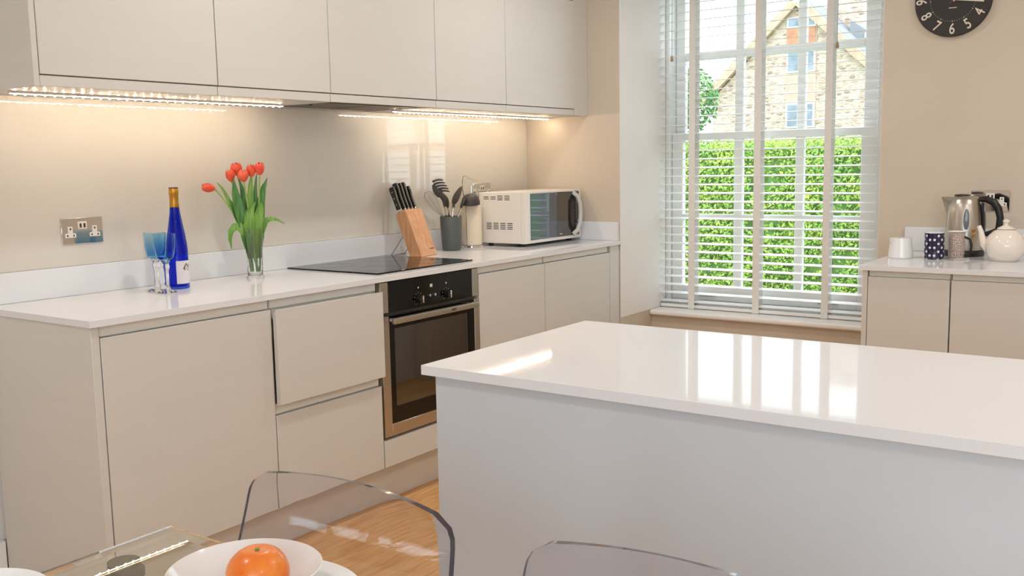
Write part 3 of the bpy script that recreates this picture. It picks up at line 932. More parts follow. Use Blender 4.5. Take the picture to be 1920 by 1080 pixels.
# vase and tulips
VX, VY = 0.925, -0.164
va_ = thing('glass_vase', 'flared clear glass vase of water holding red tulips on the worktop', 'vase', (VX, VY, Z0))
vp = [(0, 0.0), (0.031, 0.0), (0.033, 0.004), (0.030, 0.010), (0.0275, 0.016), (0.0285, 0.05), (0.031, 0.10), (0.0345, 0.14), (0.0385, 0.182), (0.0368, 0.1822), (0.0325, 0.14), (0.029, 0.10), (0.0262, 0.05), (0.025, 0.020), (0, 0.018)]
MB().lathe(vp, (0, 0, 0), 40).build('vessel', CLEARG, va_, local=True)
MB().lathe([(0, 0.0188), (0.0240, 0.0205), (0.0256, 0.05), (0.0284, 0.10), (0.0298, 0.118), (0, 0.118)], (0, 0, 0), 32).build('water', WATER, va_, local=True)

def leaf(pts, wmax, m, parent, name='leaf', cup=0.25, twist=0.0, up=(0.5, -0.8, 0.2)):
    """long strap leaf along pts, widest below the middle, slightly folded along its midrib"""
    pts = [Vector(p) for p in pts]
    n = len(pts)
    v = []; f = []
    for i, p in enumerate(pts):
        t = i / (n - 1)
        T = (pts[min(i + 1, n - 1)] - pts[max(i - 1, 0)]).normalized()
        side = T.cross(Vector(up))
        side = side.normalized() if side.length > 1e-4 else T.orthogonal().normalized()
        if twist:
            side = Matrix.Rotation(twist * t, 3, T) @ side
        nn = side.cross(T).normalized()
        wd = wmax * (math.sin(PI * min(1, (t * 0.93 + 0.07)) ** 0.8) ** 0.75) if t < 1 else 0.0006
        wd = max(wd, 0.0012)
        for q in (-1, -0.5, 0, 0.5, 1):
            v.append(p + side * wd * q + nn * cup * wd * (q * q) + nn * 0.0005)
        for q in (1, 0.5, 0, -0.5, -1):
            v.append(p + side * wd * q + nn * cup * wd * (q * q) - nn * 0.0005)
    for i in range(n - 1):
        for k_ in range(10):
            k2 = (k_ + 1) % 10
            f.append((i * 10 + k_, i * 10 + k2, (i + 1) * 10 + k2, (i + 1) * 10 + k_))
    f.append(tuple(range(9, -1, -1)))
    f.append(tuple((n - 1) * 10 + k_ for k_ in range(10)))
    return MB().add(v, f).build(name, m, parent)
def tulip(label, head, hdir, base, mid, hl=0.042, hw=0.0165, leaves=()):
    t = thing('tulip', label, 'flower', base, group='red tulips in the vase')
    head = Vector(head); hdir = Vector(hdir).normalized()
    MB().tube(qbez(base, mid, head - hdir * hl * 0.45, 14), 0.0026, 8).build('stem', STEM, t)
    M0 = Matrix.Translation(head) @ hdir.to_track_quat('Z', 'Y').to_matrix().to_4x4()
    for k_ in range(6):
        a = 2 * PI * k_ / 6 + 0.3
        rr = hw * (1.0 if k_ % 2 == 0 else 0.94)
        v = []; f = []
        nu, nv = 6, 8
        for i in range(nv + 1):
            s_ = i / nv
            zz = -hl * 0.5 + hl * s_ * (1.0 if k_ % 2 == 0 else 0.96)
            rad = rr * max(0.05, math.sin(PI * (0.06 + 0.80 * s_)) ** 0.7)
            wd = R(48) * (math.sin(PI * min(1, 0.12 + 0.88 * s_)) ** 0.6 if s_ < 1 else 0.03)
            for j in range(nu + 1):
                b_ = a + wd * (2 * j / nu - 1)
                v.append(M0 @ Vector((rad * math.cos(b_), rad * math.sin(b_), zz)))
        for i in range(nv):
            for j in range(nu):
                f.append((i * (nu + 1) + j, i * (nu + 1) + j + 1, (i + 1) * (nu + 1) + j + 1, (i + 1) * (nu + 1) + j))
        MB().add(v, f).build('petal', PETAL, t)
    for pts, wm, mm, up in leaves:
        leaf(pts, wm, mm, t, up=up)
    return t
yb = VY
def vb(dx, dy):
    return (VX + dx, VY + dy, Z0 + 0.022)
upv = (-0.6, -0.8, 0.1)
tulip('tulip drooping far out to the left of the bunch', (0.804, -0.076, 1.217), (-0.75, 0.55, 0.14), vb(0.010, -0.006), (0.893, -0.148, 1.10), 0.048, 0.0165, [
    ([(0.913, -0.158, 0.955), (0.903, -0.152, 1.035), (0.882, -0.134, 1.098), (0.869, -0.124, 1.138), (0.855, -0.112, 1.185), (0.843, -0.102, 1.216), (0.831, -0.092, 1.236)], 0.0085, GREEN, upv),
    ([(0.91, -0.161, 0.955), (0.899, -0.158, 1.035), (0.891, -0.151, 1.078), (0.878, -0.14, 1.114), (0.867, -0.132, 1.146), (0.859, -0.124, 1.173)], 0.016, GREEND, upv),
    ([(0.91, -0.163, 0.955), (0.898, -0.161, 1.035), (0.885, -0.157, 1.061), (0.875, -0.149, 1.072), (0.862, -0.138, 1.072), (0.852, -0.129, 1.057), (0.848, -0.126, 1.03), (0.851, -0.128, 0.993)], 0.0165, GREEN, (-0.75, -0.5, 0.35))])
tulip('lowest tulip at the left of the upright cluster', (0.871, -0.119, 1.26), (-0.12, 0.05, 1), vb(-0.010, 0.006), (0.905, -0.150, 1.12), 0.046, 0.0175, [
    ([(0.91, -0.163, 0.955), (0.898, -0.16, 1.035), (0.892, -0.156, 1.094), (0.88, -0.146, 1.145), (0.872, -0.139, 1.196), (0.87, -0.137, 1.25)], 0.023, GREEND, upv)])
tulip('topmost left tulip, behind its two neighbours in the cluster', (0.91, -0.106, 1.283), (-0.1, 0, 1), vb(0.004, 0.012), (0.921, -0.146, 1.12), 0.048, 0.0215, [
    ([(0.923, -0.153, 0.955), (0.921, -0.145, 1.035), (0.92, -0.144, 1.092), (0.916, -0.141, 1.144), (0.911, -0.136, 1.195), (0.901, -0.129, 1.249)], 0.019, GREEND, upv)])
tulip('tulip in front at the middle of the cluster', (0.886, -0.171, 1.259), (-0.08, -0.05, 1), vb(-0.002, -0.010), (0.910, -0.172, 1.10), 0.046, 0.0195, [
    ([(0.914, -0.167, 0.955), (0.905, -0.168, 1.035), (0.899, -0.174, 1.082), (0.901, -0.175, 1.117), (0.909, -0.182, 1.14), (0.92, -0.191, 1.163)], 0.019, GREEN, upv),
    ([(0.921, -0.162, 0.955), (0.918, -0.161, 1.035), (0.918, -0.161, 1.12), (0.919, -0.161, 1.179), (0.922, -0.164, 1.227), (0.926, -0.168, 1.262)], 0.0115, GREEN, upv)])
tulip('tulip second from the right in the bunch', (0.928, -0.166, 1.276), (-0.05, 0, 1), vb(0.008, 0.002), (0.932, -0.163, 1.12), 0.045, 0.0175, [
    ([(0.935, -0.163, 0.955), (0.942, -0.162, 1.035), (0.943, -0.163, 1.119), (0.942, -0.162, 1.168), (0.945, -0.165, 1.217), (0.95, -0.169, 1.264)], 0.0105, GREEND, upv)])
tulip('rightmost and tallest tulip of the bunch', (0.948, -0.19, 1.283), (0.03, -0.03, 1), vb(0.012, -0.004), (0.942, -0.178, 1.12), 0.048, 0.0175, [
    ([(0.935, -0.172, 0.955), (0.943, -0.179, 1.035), (0.945, -0.181, 1.109), (0.95, -0.185, 1.162), (0.959, -0.192, 1.213), (0.971, -0.202, 1.247)], 0.0165, GREEND, upv),
    ([(0.924, -0.176, 0.955), (0.925, -0.185, 1.035), (0.922, -0.19, 1.081), (0.929, -0.196, 1.116), (0.935, -0.201, 1.143), (0.937, -0.203, 1.161)], 0.020, GREEN, upv),
    ([(0.933, -0.175, 0.955), (0.94, -0.183, 1.035), (0.949, -0.191, 1.072), (0.959, -0.199, 1.093), (0.97, -0.208, 1.096), (0.99, -0.224, 1.094), (1.01, -0.241, 1.077)], 0.0125, GREEN, (-0.2, -0.75, 0.6))])

# knife block
KB = thing('knife_block', 'leaning beech knife block with wire prop between hob and utensil pot', 'knife block', (1.815, -0.215, Z0), R(8))
a = R(21)
L0, dep = 0.225, 0.062
tf = (L0 * math.sin(a), L0 * math.cos(a))
tb = (tf[0] + dep * math.cos(a), tf[1] - dep * math.sin(a))
tt = tb[1] / math.cos(a)
bb = (tb[0] - tt * math.sin(a), 0.0)
MB().prism([(0, 0), bb, tb, tf], 'x', 0.0, 0.13).build('block', BEECH, KB, bevel=0.003, local=True)
MB().tube([(0.012, tb[0] - 0.045, 0.105), (0.008, 0.170, 0.004), (0.008, 0.174, 0.0025), (0.12, 0.174, 0.0025), (0.12, 0.170, 0.004), (0.116, tb[0] - 0.045, 0.105)], 0.0022, 8).build('wire_prop', STEEL, KB, local=True)
mk = MB().box(0.082, 0.118, 0.0, 0.0004, 0.030, 0.0335)
mk.v = [(p[0], p[1] + p[2] * math.tan(a) - 0.0011, p[2]) for p in mk.v]
mk.build('maker_mark', DGREY, KB, local=True, smooth=False)
Mk = Matrix.Translation((1.815, -0.215, Z0)) @ Matrix.Rotation(R(8), 4, 'Z') @ Matrix.Translation((0, tf[0], tf[1])) @ Matrix.Rotation(-a, 4, 'X')
# local of Mk: x across, y into the block depth, z along the lean
kn_lab = ['leftmost black riveted knife in the block, tilted lowest', 'black riveted knife second from the left in the block',
          'black riveted knife in the middle of the block', 'black riveted knife second from the right in the block', 'rightmost small black knife in the block']
spots = [(0.013, 0.040, 0.118, 0.0085), (0.039, 0.034, 0.134, 0.0085), (0.065, 0.032, 0.132, 0.0085), (0.091, 0.030, 0.134, 0.0085), (0.117, 0.028, 0.114, 0.0078)]
for (kx, ky, kl, kw), lab in zip(spots, kn_lab):
    p0 = Mk @ Vector((kx, ky, 0.0008))
    t = thing('kitchen_knife', lab, 'knife', tuple(p0), group='knives in the block')
    Mq = Mk @ Matrix.Translation((kx, ky, 0.0008))
    MB().box(-kw * 0.75, kw * 0.75, -0.012, 0.012, 0, 0.014).xform(Mq).build('bolster', CHROME, t, bevel=0.002)
    hpoly = [(-0.011, 0.014), (0.011, 0.014), (0.0105, kl * 0.5), (0.013, kl * 0.85), (0.010, kl), (-0.012, kl), (-0.0135, kl * 0.85), (-0.0105, kl * 0.5)]
    hn = MB().prism(hpoly, 'x', -kw, kw).xform(Mq).build('handle', BLKP, t, bevel=0.002)
    MB().prism([(p[0] * 1.04, p[1] + (0.0006 if p[1] > 0.05 else 0)) for p in hpoly], 'x', -0.0016, 0.0016).xform(Mq).build('tang', CHROME, t, smooth=False)
    for q in (0.3, 0.55, 0.8):
        MB().tube([Mq @ Vector((-kw - 0.0004, 0, kl * q)), Mq @ Vector((kw + 0.0004, 0, kl * q))], 0.0025, 8).build('rivet', CHROME, hn)

# utensil pot
PX, PY = 2.150, -0.112
po = thing('utensil_pot', 'dark slate grey utensil pot beside the knife block', 'pot', (PX, PY, Z0))
MB().lathe([(0, 0), (0.040, 0), (0.0435, 0.003), (0.047, 0.05), (0.052, 0.159), (0.051, 0.161), (0.0475, 0.160), (0.043, 0.05), (0.039, 0.008), (0, 0.007)], (0, 0, 0), 40).build('pot_body', SLATE, po, local=True)
yp = PY
# spaghetti server
t = thing('spaghetti_server', 'charcoal spaghetti server with curved prongs, tallest in the utensil pot', 'utensil', (2.14, yp, Z0 + 0.02), group='utensils in the pot')
MB().tube([(2.152, yp, Z0 + 0.02), (2.118, yp + 0.005, 1.06), (2.112, yp + 0.005, 1.09)], [0.004, 0.005, 0.006], 10).build('steel_handle', CHROME, t)
hh = MB().tube(qbez((2.112, yp + 0.005, 1.088), (2.10, yp, 1.13), (2.062, yp - 0.005, 1.158), 8), [0.006, 0.0065, 0.007, 0.0075, 0.009, 0.011, 0.014, 0.018, 0.020], 10, flat=0.6)
hh.tube(qbez((2.066, yp - 0.005, 1.152), (2.030, yp - 0.003, 1.165), (2.028, yp, 1.195), 8), [0.020, 0.020, 0.019, 0.018, 0.016, 0.014, 0.012, 0.010, 0.007], 10, flat=0.45)
hh.build('head', DGREY, t)
for q in range(5):
    z0 = 1.158 + q * 0.0125
    x0_ = 2.066 - q * 0.009
    L_ = (0.050, 0.052, 0.050, 0.046, 0.040)[q]
    MB().tube(qbez((x0_ - 0.010, yp - 0.004, z0), (x0_ + L_ * 0.35, yp - 0.014, z0 + 0.012), (x0_ + L_, yp - 0.022, z0 + 0.002 + q * 0.001), 6), [0.0058, 0.0056, 0.0052, 0.0048, 0.0044, 0.004, 0.003], 8).build('prong', DGREY, t)
# serving spoon (slotted-less), leaning right
t = thing('cooking_spoon', 'charcoal cooking spoon with pointed oval bowl leaning right in the pot', 'utensil', (2.16, yp, Z0 + 0.02), group='utensils in the pot')
MB().tube([(2.135, yp - 0.01, Z0 + 0.02), (2.150, yp - 0.012, 1.06), (2.156, yp - 0.012, 1.085)], [0.004, 0.005, 0.006], 10).build('steel_handle', CHROME, t)
sp_ = MB().tube([(2.155, yp - 0.012, 1.080), (2.163, yp - 0.012, 1.105)], 0.0062, 10)
dirv = (Vector((2.212, yp - 0.02, 1.180)) - Vector((2.160, yp - 0.012, 1.098)))
Msp = Matrix.Translation(Vector((2.160, yp - 0.012, 1.098)) + dirv * 0.5) @ dirv.to_track_quat('Z', 'Y').to_matrix().to_4x4()
q_ = MB().sphere((0, 0, 0), 1, 18, 12)
q_.v = [tuple(Msp @ Vector((p[0] * 0.0235 * (1 - 0.25 * p[2]), p[1] * 0.007 - 0.0 + 0.004 * p[0] * p[0], p[2] * dirv.length * 0.52))) for p in q_.v]
sp_.add(q_.v, q_.f)
sp_.build('bowl', DGREY, t)
# second spoon behind the server
t = thing('slotted_turner', 'charcoal spoon crossing behind the spaghetti server in the pot', 'utensil', (2.17, yp + 0.02, Z0 + 0.02), group='utensils in the pot')
MB().tube([(2.165, yp + 0.015, Z0 + 0.02), (2.150, yp + 0.012, 1.06), (2.146, yp + 0.012, 1.085)], [0.004, 0.005, 0.006], 10).build('steel_handle', CHROME, t)
MB().tube(qbez((2.147, yp + 0.012, 1.08), (2.138, yp + 0.01, 1.115), (2.085, yp + 0.008, 1.155), 8), [0.006, 0.009, 0.014, 0.018, 0.020, 0.019, 0.017, 0.013, 0.007], 10, flat=0.4).build('bowl', DGREY, t)
# whisk
t = thing('balloon_whisk', 'steel wire balloon whisk leaning left out of the utensil pot', 'utensil', (2.13, yp, Z0 + 0.02), group='utensils in the pot')
wa, wb = Vector((2.118, yp + 0.012, 1.030)), Vector((2.000, yp + 0.02, 1.160))
MB().tube([(2.145, yp + 0.005, Z0 + 0.02), wa], 0.004, 8).build('steel_handle', CHROME, t)
dv = (wb - wa); ln = dv.length
Mw_ = Matrix.Translation(wa) @ dv.to_track_quat('Z', 'Y').to_matrix().to_4x4()
for q in range(4):
    an = PI * q / 4
    pts = []
    for i in range(21):
        s_ = 2 * PI * 0 + PI * i / 20
        zz = ln * (0.5 - 0.5 * math.cos(2 * s_)) if False else ln * math.sin(s_) ** 0.8
        rr = 0.026 * math.cos(s_) * math.sin(s_) ** 0.9 * 1.9
        pts.append(Mw_ @ Vector((rr * math.cos(an), rr * math.sin(an), zz)))
    MB().tube(pts, 0.0011, 6).build('wire_loop', STEEL, t)
# ladle
t = thing('ladle', 'charcoal ladle hanging upside down over the right rim of the pot', 'utensil', (2.19, yp, Z0 + 0.02), group='utensils in the pot')
MB().tube([(2.165, yp - 0.008, Z0 + 0.03), (2.190, yp - 0.015, 1.045), (2.205, yp - 0.02, 1.080)], 0.004, 10).build('steel_handle', CHROME, t)
MB().tube(qbez((2.2045, yp - 0.02, 1.078), (2.212, yp - 0.02, 1.100), (2.232, yp - 0.022, 1.116), 6), [0.005, 0.006, 0.007, 0.008, 0.009, 0.010, 0.010], 10).build('neck', DGREY, t)
cup = MB().lathe([(0.046, -0.014), (0.045, 0.0), (0.039, 0.018), (0.027, 0.030), (0.012, 0.036), (0, 0.0375), ], (0, 0, 0), 28)
cup.lathe([(0.046, -0.014), (0.044, -0.014), (0.0425, 0.0), (0.037, 0.016), (0.025, 0.0275), (0, 0.034)], (0, 0, 0), 28)
cup.xform(Matrix.Translation((2.272, yp - 0.026, 1.108)) @ Matrix.Rotation(R(-8), 4, 'Y') @ Matrix.Rotation(R(6), 4, 'X'))
cup.build('bowl', DGREY, t)

# kitchen-paper holder
hx, hy = 2.330, -0.098
t = thing('paper_towel_holder', 'chrome paper towel holder with wire arm, between pot and microwave', 'holder', (hx, hy, Z0))
MB().lathe([(0, 0), (0.058, 0), (0.060, 0.003), (0.058, 0.008), (0.05, 0.011), (0.0, 0.012)], (0, 0, 0), 40).build('base', CHROME, t, local=True)
MB().tube([(0, 0, 0.012), (0, 0, 0.30)], 0.005, 12).build('post', CHROME, t, local=True)
arm = [(-0.055, -0.010, 0.010), (-0.056, -0.010, 0.08), (-0.056, -0.010, 0.205), (-0.066, -0.006, 0.245), (-0.073, -0.004, 0.29), (-0.070, -0.002, 0.325), (-0.060, 0, 0.347), (-0.052, 0, 0.349), (-0.01, 0, 0.335), (0.055, 0, 0.317)]
MB().tube(arm, 0.0024, 8).build('wire_arm', CHROME, t, local=True)
t2 = thing('paper_roll', 'cream kitchen paper roll standing on the chrome holder', 'paper roll', (hx, hy, Z0 + 0.0125))
MB().lathe([(0.0195, 0.0), (0.048, 0.0), (0.0485, 0.002), (0.0485, 0.205), (0.048, 0.207), (0.0195, 0.207)], (0, 0, 0), 48, closed=True).build('roll', PAPER, t2, local=True)

# microwave
HANDM = mat('silver_plastic', rgb(206, 206, 204), 0.35, var=0.03, scale=20)
mw = thing('microwave', 'white microwave with dark glass door in the worktop corner', 'microwave', (2.67, -0.22, Z0))
MX0, MX1, MY0, MY1, MZ0, MZ1 = 2.408, 2.922, -0.360, -0.085, 0.897, 1.147
B(MX0, MX1, MY0 + 0.022, MY1, MZ0, MZ1).build('case', WHITEP, mw, bevel=0.004, seg=2)
frm = MB()
GX0, GX1, GZ0, GZ1 = 2.455, 2.905, 0.912, 1.138
frm.box(MX0, GX0, MY0, MY0 + 0.021, MZ0, MZ1).box(GX1, MX1, MY0, MY0 + 0.021, MZ0, MZ1)
frm.box(GX0, GX1, MY0, MY0 + 0.021, MZ0, GZ0).box(GX0, GX1, MY0, MY0 + 0.021, GZ1, MZ1)
frm.box(MX0 + 0.002, MX1 - 0.002, MY0 + 0.014, MY0 + 0.021, MZ0 + 0.002, MZ1 - 0.002)
frm.build('front_frame', WHITEP, mw, smooth=False)
MWD = mat('microwave_door_glass', rgb(70, 82, 96), 0.04, coat=1.0, var=0.1, scale=10)
MWB = mat('microwave_brown_glass', rgb(56, 50, 46), 0.06, coat=1.0, var=0.1, scale=10)
B(GX0 + 0.001, 2.690, MY0 - 0.002, MY0 + 0.013, GZ0 + 0.001, GZ1 - 0.001).build('door_window', MWD, mw, bevel=0.001)
B(2.6905, GX1 - 0.001, MY0 - 0.002, MY0 + 0.013, GZ0 + 0.001, GZ1 - 0.001).build('control_panel', MWB, mw, bevel=0.001)
cz = (GZ0 + GZ1) / 2
MB().tube([(2.838, MY0 - 0.003, cz + 0.108), (2.862, MY0 - 0.018, cz + 0.088), (2.880, MY0 - 0.022, cz + 0.05), (2.884, MY0 - 0.023, cz), (2.880, MY0 - 0.022, cz - 0.05), (2.862, MY0 - 0.018, cz - 0.088), (2.838, MY0 - 0.003, cz - 0.108)], 0.012, 12, flat=0.8).build('door_handle', HANDM, mw)
oct_ = [(2.836, cz + 0.103), (2.864, cz + 0.075), (2.868, cz), (2.864, cz - 0.075), (2.836, cz - 0.103), (2.800, cz - 0.065), (2.796, cz), (2.800, cz + 0.065)]
hg = MB().prism(oct_, 'y', MY0 - 0.0035, MY0 - 0.0022).build('grip_recess', HOLE, mw, smooth=False)
inn = [(2.838 + (p[0] - 2.838) * 0.62 + 0.004, cz + (p[1] - cz) * 0.74) for p in oct_]
MB().prism(inn, 'y', MY0 - 0.0050, MY0 - 0.0037).build('grip_plate', DGREY, hg, smooth=False)
kb = MB().lathe([(0, -0.014), (0.0095, -0.013), (0.0115, 0), (0.0115, 0.001)], (0, 0, 0), 20)
kb.xform(Matrix.Translation((2.897, MY0 - 0.0032, 0.983)) @ Matrix.Rotation(R(-90), 4, 'X')).build('timer_knob', WHITEP, mw)
B(2.715, 2.738, MY0 - 0.0026, MY0 - 0.0021, 0.924, 0.928).build('maker_mark', CLOCKM, mw, smooth=False)
vents = MB()
proto = None
for iy in range(4):
    yv = -0.130 - iy * 0.042
    for zz in ((1.128, 1.119, 1.110) if iy > 1 else (1.123, 1.114)):
        vents.box(MX0 - 0.0004, MX0 + 0.0006, yv - 0.0155, yv + 0.0155, zz - 0.0018, zz + 0.0018)
    for zz in (0.995, 0.986, 0.977, 0.968):
        vents.box(MX0 - 0.0004, MX0 + 0.0006, yv - 0.015 - 0.0155, yv - 0.015 + 0.0155, zz - 0.0018, zz + 0.0018)
tag(vents.build('vent_slots', HOLE, mw, smooth=False), kind='stuff')
for fx in (MX0 + 0.04, MX1 - 0.04):
    for fy in (MY0 + 0.05, MY1 - 0.04):
        MB().lathe([(0, 0), (0.012, 0), (0.013, MZ0 - Z0), (0, MZ0 - Z0)], (fx, fy, Z0), 12).build('foot', BLKP, mw)

# ------------------------------------------------------------------ things on the side worktop
t = thing('milk_jug', 'small tapered white ceramic jug nearest the window', 'jug', (2.605, -2.044, Z0))
jp = [(0, 0), (0.044, 0), (0.047, 0.004), (0.0455, 0.03), (0.041, 0.06), (0.0385, 0.080), (0.0365, 0.0805), (0.0385, 0.06), (0.043, 0.03), (0.043, 0.008), (0, 0.007)]
jm = MB().lathe(jp, (0, 0, 0), 40)
jm.v = [(p[0] * (1 + (0.16 * max(0, p[2] - 0.055) / 0.025 if p[1] > 0.025 and abs(p[0]) < 0.02 else 0)), p[1] * (1 + (0.14 * max(0, p[2] - 0.06) / 0.02 if p[1] > 0.027 else 0)), p[2]) for p in jm.v]
jm.build('jug_body', CERAM, t, local=True)
def mug(name, label, x, y, r_, h, m, hm, hang, lip=0.0):
    t = thing(name, label, 'mug', (x, y, Z0), group='mugs by the kettle')
    MB().lathe([(0, 0.002), (r_ * 0.9, 0), (r_, 0.004), (r_, h - 0.006), (r_ + lip, h - 0.0015)], (0, 0, 0), 40).build('outside', m, t, local=True)
    MB().lathe([(r_ + lip, h - 0.0015), (r_ + lip - 0.001, h), (r_ + lip - 0.003, h - 0.001), (r_ - 0.0035, h - 0.008), (r_ - 0.0035, 0.008), (0, 0.007)], (0, 0, 0), 40).build('inside', CERAM, t, local=True)
    pts = [(r_ - 0.0005, 0.012), (r_ + 0.014, 0.016), (r_ + 0.024, 0.035), (r_ + 0.026, 0.055), (r_ + 0.020, 0.078), (r_ - 0.0005, 0.086)]
    pts = [(p[0] * math.cos(hang), p[0] * math.sin(hang), p[1]) for p in pts]
    sm = []
    for i in range(len(pts) - 1):
        sm += [Vector(pts[i]).lerp(Vector(pts[i + 1]), q / 3) for q in range(3)]
    sm.append(Vector(pts[-1]))
    MB().tube(sm, 0.0045, 10).build('handle', hm, t, local=True)
mug('mug', 'navy blue mug with white polka dots beside the white jug', 2.615, -2.166, 0.0365, 0.104, DOTMUG, DOTMUG, R(5))
mug('mug', 'brown patterned white mug with dark handle in front of the kettle', 2.655, -2.240, 0.030, 0.108, PATMUG, BLKP, R(-100), 0.005)
# kettle
KX, KY = 2.800, -2.238
kt = thing('kettle', 'brushed steel jug kettle with black handle and base below the socket', 'kettle', (KX, KY, Z0))
MB().lathe([(0, 0), (0.074, 0), (0.077, 0.003), (0.077, 0.018), (0.072, 0.024), (0, 0.024)], (0, 0, 0), 40).build('power_base', BLKP, kt, local=True)
MB().lathe([(0, 0.0245), (0.070, 0.0245), (0.0715, 0.03), (0.071, 0.08), (0.0685, 0.13), (0.065, 0.17), (0.0615, 0.20), (0.053, 0.225), (0.04, 0.238), (0.0, 0.2435)], (0, 0, 0), 48).build('steel_body', STEEL, kt, local=True)
MB().lathe([(0, 0.243), (0.022, 0.2425), (0.030, 0.2405), (0.030, 0.2440), (0.02, 0.2465), (0, 0.248)], (0.0, 0.012, 0.0), 32).build('lid', BLKP, kt, local=True)
spv = [(0.0, 0.045, 0.235), (-0.022, 0.050, 0.222), (-0.016, 0.060, 0.185), (0.0, 0.068, 0.165), (0.016, 0.060, 0.185), (0.022, 0.050, 0.222), (0.0, 0.090, 0.236)]
MB().add(spv, [(0, 1, 6), (1, 2, 6), (2, 3, 6), (3, 4, 6), (4, 5, 6), (5, 0, 6), (0, 5, 4, 3, 2, 1)]).build('spout', STEEL, kt, local=True)
hp = [(0, -0.050, 0.226), (0, -0.075, 0.228), (0, -0.105, 0.215), (0, -0.122, 0.190), (0, -0.130, 0.155), (0, -0.128, 0.125), (0, -0.122, 0.105), (0, -0.100, 0.095), (0, -0.0725, 0.085)]
MB().tube(hp, [0.010, 0.013, 0.0145, 0.0145, 0.0135, 0.013, 0.0115, 0.010, 0.009], 14).build('handle', BLKP, kt, local=True)
MB().prism([(-0.062, 0.215), (-0.070, 0.13), (-0.0725, 0.03), (-0.0765, 0.03), (-0.0765, 0.13), (-0.072, 0.21)], 'x', -0.014, 0.014).build('handle_spine', BLKP, kt, local=True)
gva = math.atan2(-3.03 - KY, -1.47 - KX)
gd = Vector((math.cos(gva + 0.10), math.sin(gva + 0.10), 0))
GAUGE = mat('grey_water_gauge', rgb(120, 126, 132), 0.12, coat=0.8, var=0.2, scale=30)
gg = MB().sphere((0, 0, 0), 1, 20, 12)
Mg = Matrix.Translation(gd * 0.0672 + Vector((0, 0, 0.145))) @ Matrix.Rotation(gva + 0.10, 4, 'Z')
gg.v = [tuple(Mg @ Vector((p[0] * 0.004, p[1] * 0.011, p[2] * 0.046))) for p in gg.v]
gg.build('water_gauge', GAUGE, kt, local=True)
for zz in (0.085, 0.105):
    ga = gva + 0.52
    bt = MB().lathe([(0, 0.003), (0.0065, 0.003), (0.0072, 0)], (0, 0, 0), 16)
    bt.xform(Matrix.Translation((math.cos(ga) * 0.0703, math.sin(ga) * 0.0703, zz)) @ Matrix.Rotation(ga, 4, 'Z') @ Matrix.Rotation(R(90), 4, 'Y'))
    bt.build('button', GOLD, kt, local=True)
# teapot
TX, TY = 2.635, -2.415
tp = thing('teapot', 'round cream ceramic teapot in front of the kettle, at the right edge', 'teapot', (TX, TY, Z0))
MB().lathe([(0, 0), (0.043, 0), (0.046, 0.003), (0.062, 0.022), (0.070, 0.048), (0.069, 0.072), (0.058, 0.098), (0.042, 0.114), (0.030, 0.120), (0, 0.121)], (0, 0, 0), 48).build('belly', CERAMC, tp, local=True)
ld = MB().lathe([(0.031, 0.1215), (0.029, 0.126), (0.015, 0.133), (0.007, 0.137), (0.0065, 0.143), (0.012, 0.149), (0.012, 0.154), (0.006, 0.158), (0, 0.159)], (0, 0, 0), 32)
ld.build('lid', CERAMC, tp, local=True)
MB().tube([(0, 0.060, 0.045), (0, 0.073, 0.060), (0, 0.081, 0.085), (0, 0.086, 0.110), (0, 0.094, 0.132)], [0.017, 0.0155, 0.012, 0.0095, 0.008], 14).build('spout', CERAMC, tp, local=True)
MB().tube(qbez((0, -0.060, 0.095), (0, -0.150, 0.13), (0, -0.064, 0.035), 14), 0.0065, 10).build('handle', CERAMC, tp, local=True)
# teaspoon
ts = thing('teaspoon', 'steel teaspoon lying before the patterned mug', 'spoon', (2.60, -2.262, Z0))
MB().tube([(2.592, -2.243, Z0 + 0.0035), (2.612, -2.270, Z0 + 0.005), (2.628, -2.292, Z0 + 0.0028)], [0.002, 0.0022, 0.0026], 8, flat=0.6).build('handle', CHROME, ts)
MB().sphere((2.586, -2.235, Z0 + 0.0040), 0.011, 14, 8, sz=0.3).build('bowl', CHROME, ts)

# ------------------------------------------------------------------ glass dining table
TZ = 0.75
TX0, TX1, TY0, TY1 = -1.50, -0.610, -3.35, -1.780
tb_ = thing('glass_dining_table', 'clear glass dining table with sloping polished rim in the foreground', 'table', ((TX0 + TX1) / 2, (TY0 + TY1) / 2, 0))
bv, dz = 0.026, 0.0012
v = []
for (x0, x1, y0, y1, z) in ((TX0, TX1, TY0, TY1, TZ - 0.012), (TX0, TX1, TY0, TY1, TZ - dz), (TX0 + bv, TX1 - bv, TY0 + bv, TY1 - bv, TZ)):
    v += [(x0, y0, z), (x1, y0, z), (x1, y1, z), (x0, y1, z)]
f = [(3, 2, 1, 0), (8, 9, 10, 11)]
for b_ in (0, 4):
    for i in range(4):
        j = (i + 1) % 4
        f.append((b_ + i, b_ + j, b_ + 4 + j, b_ + 4 + i))
tt_ = MB().add(v, f).build('tabletop', TABLEG, tb_, smooth=False)
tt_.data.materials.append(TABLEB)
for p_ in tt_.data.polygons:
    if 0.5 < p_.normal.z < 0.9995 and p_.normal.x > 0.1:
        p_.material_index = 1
for ly in (TY0 + 0.20, TY1 - 0.055):
    lg = B(-1.09, -1.03, ly - 0.035, ly + 0.035, 0.012, TZ - 0.0405).build('leg', STEELD, tb_, bevel=0.004)
    B(-1.36, -0.76, ly - 0.035, ly + 0.035, 0.0, 0.0115).build('foot', STEELD, lg, bevel=0.003)
    br_ = B(-1.40, -0.700, ly - 0.014, ly + 0.014, TZ - 0.040, TZ - 0.022).build('support_bar', STEELD, tb_, bevel=0.003)
    for lx in (-1.36, -0.725):
        MB().lathe([(0, 0), (0.022, 0), (0.022, 0.0093), (0, 0.0093)], (lx, ly, TZ - 0.0217), 24).build('mount_disc', STEELD, br_)

